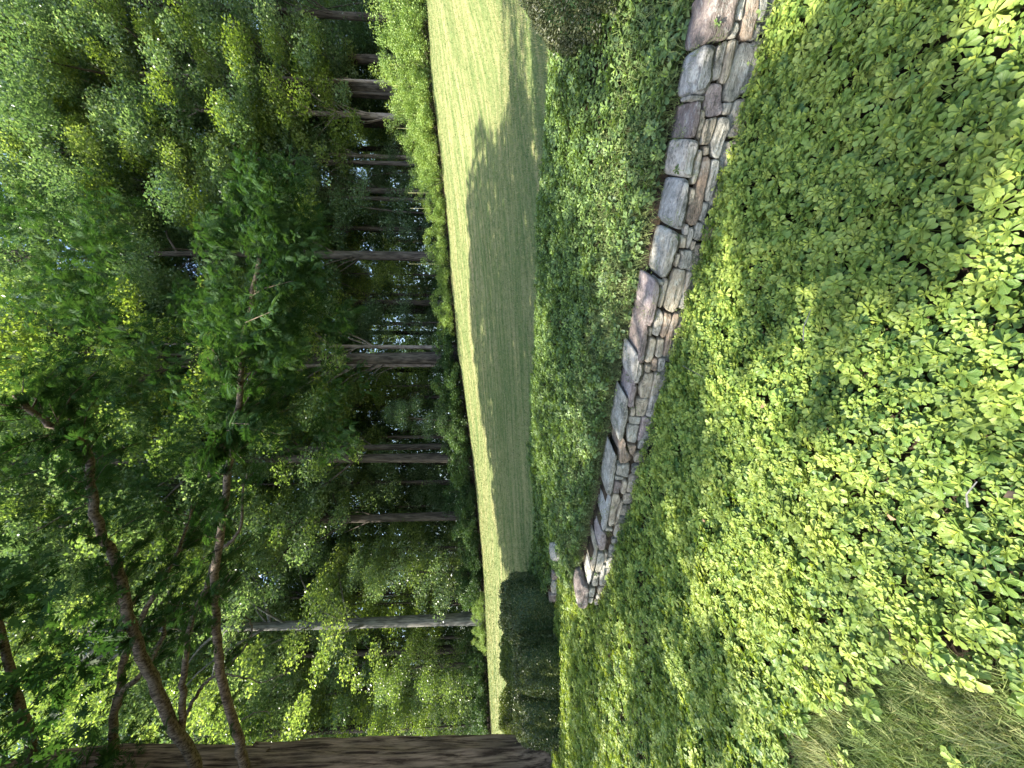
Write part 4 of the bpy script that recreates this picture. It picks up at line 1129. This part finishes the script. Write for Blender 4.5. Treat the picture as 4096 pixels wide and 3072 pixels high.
class Foliage:
    def __init__(s): s.P = []; s.D = []; s.S = []
    def along(s, pts, dens, r0, r1, size, outward=.7, hang=.15):
        """branchlets and sprays round a limb path"""
        pts = [Vector(p) for p in pts]
        L_ = sum((pts[i + 1] - pts[i]).length for i in range(len(pts) - 1))
        nb = max(1, int(L_ * dens)); sp = smooth_path(pts, 30)
        tw = []
        for i in range(nb):
            u = random.random(); k = min(int(u * 28), 28)
            b = sp[k]; t = (sp[k + 1] - sp[k]).normalized()
            sd = t.cross(Vector((0, 0, 1)))
            if sd.length < .05: sd = Vector((1, 0, 0))
            sd.normalize()
            if random.random() < .5: sd = -sd
            ln = (r0 + (r1 - r0) * u) * random.uniform(.5, 1.1)
            d = (sd * random.uniform(.5, 1.2) + t * outward + Vector((0, 0, random.uniform(-.15, .5) - hang)) + Vector([random.gauss(0, .25) for _ in range(3)])).normalized()
            mid = b + d * ln * .5; e = b + d * ln + Vector((0, 0, -ln * .22))
            tw.append((b, mid, e))
            m_ = max(4, int(ln * 22))
            for j in range(m_):
                v = random.uniform(.12, 1.0)
                p = b.lerp(mid, v * 2) if v < .5 else mid.lerp(e, v * 2 - 1)
                q = (e - b).normalized(); s2 = q.cross(Vector((0, 0, 1))).normalized() * random.choice((-1, 1))
                dd = q * random.uniform(.3, 1.0) + s2 * random.uniform(.2, 1.0) + Vector((0, 0, random.uniform(-.35, .2)))
                s.P.append(tuple(p)); s.D.append(tuple(dd)); s.S.append(size * random.uniform(.6, 1.25))
        return tw
    def clump(s, c, r, n_, size):
        for _ in range(n_):
            v = Vector([random.gauss(0, 1) for _ in range(3)]).normalized() * r * random.uniform(.1, 1) ** .5
            v.z *= .55
            s.P.append(tuple(Vector(c) + v)); s.D.append(tuple(Vector((v.x, v.y, v.z * .4 - .15)) + Vector([random.gauss(0, .4) for _ in range(3)]))); s.S.append(size * random.uniform(.6, 1.25))
    def mesh(s, mat, origin, K=9, wid=.17):
        V, Fq, rn = spray_cloud(np.array(s.P) - np.array(origin), np.array(s.D), np.array(s.S), .5, K, wid)
        me = mesh_np('crown', V, Fq, {'rnd': ('FACE', rn)}); me.materials.append(mat); return me

TD = 8.6
def tp(x2, y2, d): return at(x2 * .463, y2 * .463, d)
base = at(546, 787, TD)
rz_ = gz(base.x, TD) - .05
org = Vector((base.x, TD, rz_))
red = empty('redwood_tree', org); tag(red, 'big conifer with stringy red brown bark and long arching bare limbs above the clipped shrubs', 'tree')
tb = MB()
prof = [(-.3, 1.2), (0, 1.1), (.35, .94), (.9, .84), (1.8, .78), (3.2, .76), (5.0, .73), (7.0, .66)]
hh_ = np.linspace(-.3, 7.0, 60); rr_ = np.interp(hh_, [h for h, _ in prof], [r for _, r in prof])
tb.tube([(.070 * max(0, float(h)), 0, float(h)) for h in hh_], [float(r) for r in rr_], 110, .03, 9)
tb.tube([(0.46, 0, 6.6), (.56, .05, 8.0), (.72, .1, 10), (.8, .1, 11.6), (.8, 0, 13.5)], [.64, .58, .52, .40, .03], 20, .05, 7)
tb.tube([(.3, -.1, 6.2), (.05, -.3, 7.6), (-.05, -.4, 9.5), (-.1, -.4, 12)], [.42, .36, .28, .05], 16, .05, 6)
Vt = np.array([tuple(v) for v in tb.V]); ct = Vt.copy(); ct[:, 2] = 0
an_ = np.arctan2(Vt[:, 1], Vt[:, 0]); rr_ = np.linalg.norm(Vt[:, :2], axis=1)
lowp = Vt[:, 2] < 6.9
ds = (np.abs(vnoise(np.c_[np.cos(an_) * 9, np.sin(an_) * 9, Vt[:, 2] * .7], 3)) - .25) * .09 + vnoise(np.c_[np.cos(an_) * 2, np.sin(an_) * 2, Vt[:, 2] * .8], 4) * .05
k_ = np.where(lowp, 1 + ds / np.maximum(rr_, .2), 1)
Vt[:, 0] *= k_; Vt[:, 1] *= k_
tb.V = [Vector(v) for v in Vt]
trunk = link('trunk', tb.mesh('trunk'), red, M_barkr)
fol = Foliage()
# limbs traced in the photo (2212-px coordinates), depth along the limb
def zz(lst): return [(x * .5, 829.4 + y * .5) for x, y in lst]
limbs = [
    (zz([(850,1700),(835,1625),(740,1460),(640,1240),(590,1120),(550,950),(510,800),(440,640),(395,470),(380,290),(290,230),(190,160),(60,50)]), TD - .35, 5.6, .17, .05, .35),
    (zz([(1060,1700),(1045,1600),(1035,1540),(985,1380),(950,1230),(935,1050),(925,850),(945,700),(965,540),(1000,300),(1010,200)]) + [(520, 840), (535, 700), (560, 560)], TD - .3, 4.2, .14, .03, .42),
    (zz([(785,1490),(790,1350),(800,1180),(830,1020),(890,870),(930,740)]), TD - .6, 7.2, .10, .045, .9),
    (zz([(505,1700),(495,1590),(490,1450),(530,1330),(620,1240),(700,1100),(725,1000),(800,950)]), TD + .1, 8.2, .15, .02, .5),
    (zz([(500,1400),(540,1180),(590,1060),(660,920),(740,780),(800,640),(825,540)]), TD + .2, 7.8, .12, .02, .5),
    (zz([(150,1700),(140,1600),(130,1530),(90,1400),(40,1220),(0,1040),(-60,900)]), TD - .2, 7.4, .17, .06, .5),
    (zz([(800,1440),(860,1320),(945,1245)]), TD - .1, 7.9, .06, .04, .9),
    (zz([(960,705),(1030,640),(1050,450),(1075,380)]), 7.2, 6.8, .05, .015, .2),
    (zz([(975,1230),(1060,1130),(1090,1060),(1060,990)]), 7.9, 7.6, .035, .012, .6),
    (zz([(975,1250),(1070,1270),(1130,1290),(1260,1240)]), 7.9, 7.4, .025, .008, .6),
    (zz([(1000,1490),(1100,1420),(1180,1420)]), 8.2, 7.8, .02, .008, .6),
    (zz([(400,600),(380,520),(300,560),(120,650)]), 7.4, 7.2, .03, .01, .4),
    (zz([(545,1000),(490,860),(460,770)]), 7.9, 7.6, .05, .02, .7),
    (zz([(925,1070),(820,1070),(730,1055)]), 7.8, 8.0, .03, .02, .9),
    (zz([(905,400),(930,310),(1000,240)]), 6.8, 6.5, .05, .04, .7),
]
rl = []
for pts, d0, d1, r0, r1, bare in limbs:
    n_ = len(pts)
    r0 *= .68; r1 *= .7
    P3 = [tp(x, y, d0 + (d1 - d0) * i / (n_ - 1)) for i, (x, y) in enumerate(pts)]
    rl.append((P3, bare, r0, r1))
    mb = MB(); sp = smooth_path(P3, max(8, n_ * 4))
    k = len(sp)
    mb.tube([p - org + Vector((random.gauss(0, .012), random.gauss(0, .012), random.gauss(0, .012))) for p in sp], [r0 + (r1 - r0) * i / (k - 1) for i in range(k)], 10)
    link('limb', mb.mesh('limb'), red, M_limb)
# foliage: region targets as the photo shows them (2212-px x, y, depth, radius in m, sprays)
twigs = []
for P3, bare, r0, r1 in rl[:6]:
    n_ = len(P3); i0 = int(bare * (n_ - 1)); sub = P3[max(0, min(i0, n_ - 3)):]
    twigs += fol.along(sub, 10, .7, 1.1, .17)
    twigs += fol.along(P3[2:], 2.0, .5, .8, .16)
masses = []
rr = random.Random(9)
def mass(x0, x1, y0, y1, n_, d0, d1, r=.38, k=64, size=.13):
    for _ in range(n_):
        x = rr.uniform(x0, x1); y = rr.uniform(y0, y1); fol.clump(tp(x, y, rr.uniform(d0, d1)), r * rr.uniform(.7, 1.3), k, size)
        masses.append((x, y))
mass(520, 650, 370, 520, 13, 3.9, 4.3, .22, 64, .09)
mass(460, 700, 480, 760, 40, 4.0, 4.7, .25, 66, .095)
mass(420, 760, 650, 960, 34, 4.6, 5.8, .30, 62, .11)
mass(690, 800, 700, 820, 4, 5.4, 5.9, .25, 30, .11)
mass(0, 230, 400, 700, 15, 4.6, 5.6, .32, 60, .11)
mass(60, 420, 600, 960, 24, 5.2, 6.4, .36, 60, .12)
mass(180, 460, 880, 1200, 14, 6.8, 7.8)
mass(0, 200, 1000, 1400, 10, 7.0, 8.0)
mass(120, 330, 1250, 1590, 4, 8.6, 10.5, .35, 26)
mass(540, 780, 1400, 1600, 4, 9.5, 11, .4, 26)
mass(0, 120, 1380, 1600, 3, 8.0, 9.5, .35, 26)
# upper cone above and left of the frame, which adds to the long pointed shade across the lawn
for i in range(90):
    t = i / 89; h = 8.0 + 4.0 * t; rad = 2.6 * (1 - t) ** .8 + .25
    a_ = i * 2.4; x, y = rad * math.cos(a_), rad * math.sin(a_)
    e = org + Vector((x, y, h - .4 * rad * .3)); b = org + Vector((0, 0, h - rad * .12))
    if 1.04 * e.y + .9 > -e.x and e.z < 1.3 * e.y + .5 and rr.random() < .82 and h < 9.5: continue
    mb = MB() if i % 4 == 0 else None
    for q in (.25, .5, .75, 1.0):
        c_ = b.lerp(e, q); r_c = c_ / FWD.dot(c_) if FWD.dot(c_) > .1 else None
        if r_c is not None and 512 + F_PX * DWN.dot(r_c) > -45 and 384 - F_PX * r_c.x < 800:
            fol.clump(c_, .4, 12, .15); continue
        fol.clump(b.lerp(e, q), .55 + .35 * q * (1 - t), 34, .36)
# bed shade comes from the unseen tree built below, not this crown
link('crown', fol.mesh(M_redleaf, org), red)
tw = MB()
for b, m_, e in twigs: tw.tube([b - org, m_ - org, e - org], [.010, .007, .003], 4)
o = link('twigs', tw.mesh('twigs'), red, M_limb)
o['kind'] = 'stuff'

def off_frame(P_, m=.7):
    d_ = FWD.dot(P_)
    if d_ < .1: return True
    return (384 - F_PX * P_.x / d_) > 768 + m * F_PX / d_ or (512 + F_PX * DWN.dot(P_) / d_) < -m * F_PX / d_
t3 = empty('unseen_shade_tree', (-15.0, 8.0, gz(-15, 8))); tag(t3, 'unseen conifer left of the redwood, its crown shaped to throw the pointed lawn shadow', 'tree')
f3 = Foliage()  # unseen crown: leaf clumps set sunward of the lawn points to be shaded
lawn_poly = [(1142,1262),(1105,1240),(1078,1130),(1045,880),(1024,700),(1018,400),(1040,310),(1062,345),(1085,330),(1112,250),(1135,262),(1140,330),(1162,470),(1150,850),(1150,1100)]
lp = np.array(lawn_poly, float)
rl_ = random.Random(31); cnt = 0
def inpoly(x, y):
    c = False; j = len(lp) - 1
    for i in range(len(lp)):
        if (lp[i][1] > y) != (lp[j][1] > y) and x < (lp[j][0] - lp[i][0]) * (y - lp[i][1]) / (lp[j][1] - lp[i][1]) + lp[i][0]: c = not c
        j = i
    return c
def ground_hit(px, py):
    r = ray(px, py); a0 = None
    ds_ = np.arange(3.0, 26, .1); z_ = ground_z(np.c_[ds_ * r.x / r.y, ds_]); zr = ds_ * r.z / r.y
    hit = np.where((zr <= z_) & (ds_ > 4))[0]
    return None if not len(hit) else Vector((ds_[hit[0]] * r.x / r.y, ds_[hit[0]], z_[hit[0]]))
tgt = []
xs_ = np.linspace(1020, 1168, 38); ys_ = np.linspace(255, 1258, 70)
for x in xs_:
    for y in ys_:
        if inpoly(x, y):
            g_ = ground_hit(x * .463, y * .463)
            if g_ is not None: tgt.append(g_)
# thin the targets to an even spacing on the ground
kept = []
for g_ in tgt:
    if all((g_ - q).length > .62 for q in kept): kept.append(g_)
for g_ in kept:
    t = 8.0
    while not off_frame(g_ + SUN_DIR * t, .9) and t < 40: t += .3
    t += rl_.uniform(0, 2.5)
    if rl_.random() < .97: f3.clump(g_ + SUN_DIR * t, .58, 84, .34)
print('lawn shade clumps', len(kept))
mb3 = MB(); mb3.tube([(0, 0, -.3), (0, 0, .5), (0, .1, 6), (0, .1, 14), (0, 0, 21)], [.7, .5, .4, .28, .05], 16, .04, 7)
o3 = Vector(t3.location)
for h_ in range(5, 21):
    for a_ in (0, 2.1, 4.2):
        e_ = Vector((math.cos(a_ + h_) * (22 - h_) * .22, math.sin(a_ + h_) * (22 - h_) * .22, h_ + .6)); mb3.tube([Vector((0, 0, h_)), e_], [.05, .01], 4)
link('trunk', mb3.mesh('trunk'), t3, M_bark); link('crown', f3.mesh(M_redleaf, o3, 4, .36), t3)

# unseen tree added left of the camera, leaf clumps placed to shade the beds
b2 = Vector((-8.6, -3.0, 0)); b2.z = gz(b2.x, b2.y) - .05
t2 = empty('unseen_shade_tree', b2); tag(t2, 'unseen tall tree added left of the beds, boughs placed to shade the foreground', 'tree')
f2 = Foliage(); bm2 = MB()
bm2.tube([(0, 0, -.2), (0, 0, .4), (.1, 0, 4), (.1, .1, 8), (0, 0, 13)], [.55, .42, .36, .26, .06], 20, .04, 8)
def shade(x2, y2, h, r, n_, size=.20, zg=-1.5):
    g_ = at_z(x2 * .463, y2 * .463, zg)
    c = g_ + SUN_DIR * (h / SUN_DIR.z)
    k_ = min(1.0, g_.y / 3.6)
    f2.clump(c, r * k_, int(n_ * .75), size * max(.5, k_))
    if rs.random() > .16: return
    s_ = b2 + Vector((0, 0, max(1.5, c.z - b2.z - 1.5)))
    sp = smooth_path([s_ - b2, (s_ * .5 + c * .5) - b2 + Vector((0, 0, .5)), c - b2], 7)
    bm2.tube(sp, [.016 - .002 * i for i in range(7)], 4)
rs = random.Random(4)
def shade_area(x0, x1, y0, y1, n_, h0=5.0, h1=7.0, r=.38, k=95, zg=-1.5):
    for _ in range(n_): shade(rs.uniform(x0, x1), rs.uniform(y0, y1), rs.uniform(h0, h1), r * rs.uniform(.7, 1.25), k, .20, zg)
shade_area(1720, 2120, 60, 330, 16, r=.42, k=90)
shade_area(1640, 1980, 200, 620, 34, r=.42, k=90)
shade_area(1680, 1780, 760, 980, 5, r=.22, k=16)
shade_area(1600, 1800, 600, 740, 5, r=.3, k=50)
shade_area(1580, 1660, 250, 560, 6, r=.26, k=60)
shade_area(1300, 1400, 1000, 1330, 14, r=.42, k=110)
shade_area(1200, 1285, 1300, 1650, 22, r=.6, k=120)
shade_area(1370, 1450, 1180, 1640, 11, r=.34, k=80)
shade_area(1420, 1500, 900, 1150, 4, r=.3, k=60)
shade_area(1490, 1560, 1330, 1640, 8, r=.28, k=70)
# the upper bed, its crest and the wall
shade_area(1180, 1290, 420, 1250, 22, 6, 8, .75, 150, zg=-.95)
shade_area(1150, 1200, 420, 1200, 10, 6, 8, .7, 130, zg=-.8)
shade_area(1290, 1420, 350, 1200, 12, 6, 8, .5, 110, zg=-1.15)
shade_area(1430, 1530, 0, 560, 8, 5, 7, .34, 90, zg=-1.3)
shade_area(1250, 1400, 100, 380, 5, 6, 7, .4, 90, zg=-.9)
shade_area(1120, 1300, -60, 60, 3, 6, 7, .5, 100, zg=-.6)
link('crown', f2.mesh(M_redleaf, b2, 4, .36), t2)
link('trunk', bm2.mesh('trunk'), t2, M_bark)
print('tris', sum(len(m.loops) - 2 * len(m.polygons) for m in bpy.data.meshes))

for (xa, ya), (xb, yb), lab in [((1735, 735), (1752, 668), 'thin grey dead twig lying across the leaves in front of the wall'), ((2090, 2095 - 1000), (2110, 1040), 'short pale twig lying among the brightest nearest leaves'), ((1475, 790), (1520, 815), 'dry twig lying on the leaves close to the foot of the wall')]:
    A = at_z(xa * .463, ya * .463, -1.47); B = at_z(xb * .463, yb * .463, -1.455); mb = MB()
    mb.tube([Vector((0, 0, 0)), (B - A) * .4 + Vector((.006, .006, .008)), B - A], [.0032, .0026, .0016], 5)
    o = link('dead_twig', mb.mesh('dead_twig'), None, M_barkg); o.location = A; tag(o, lab, 'twig')
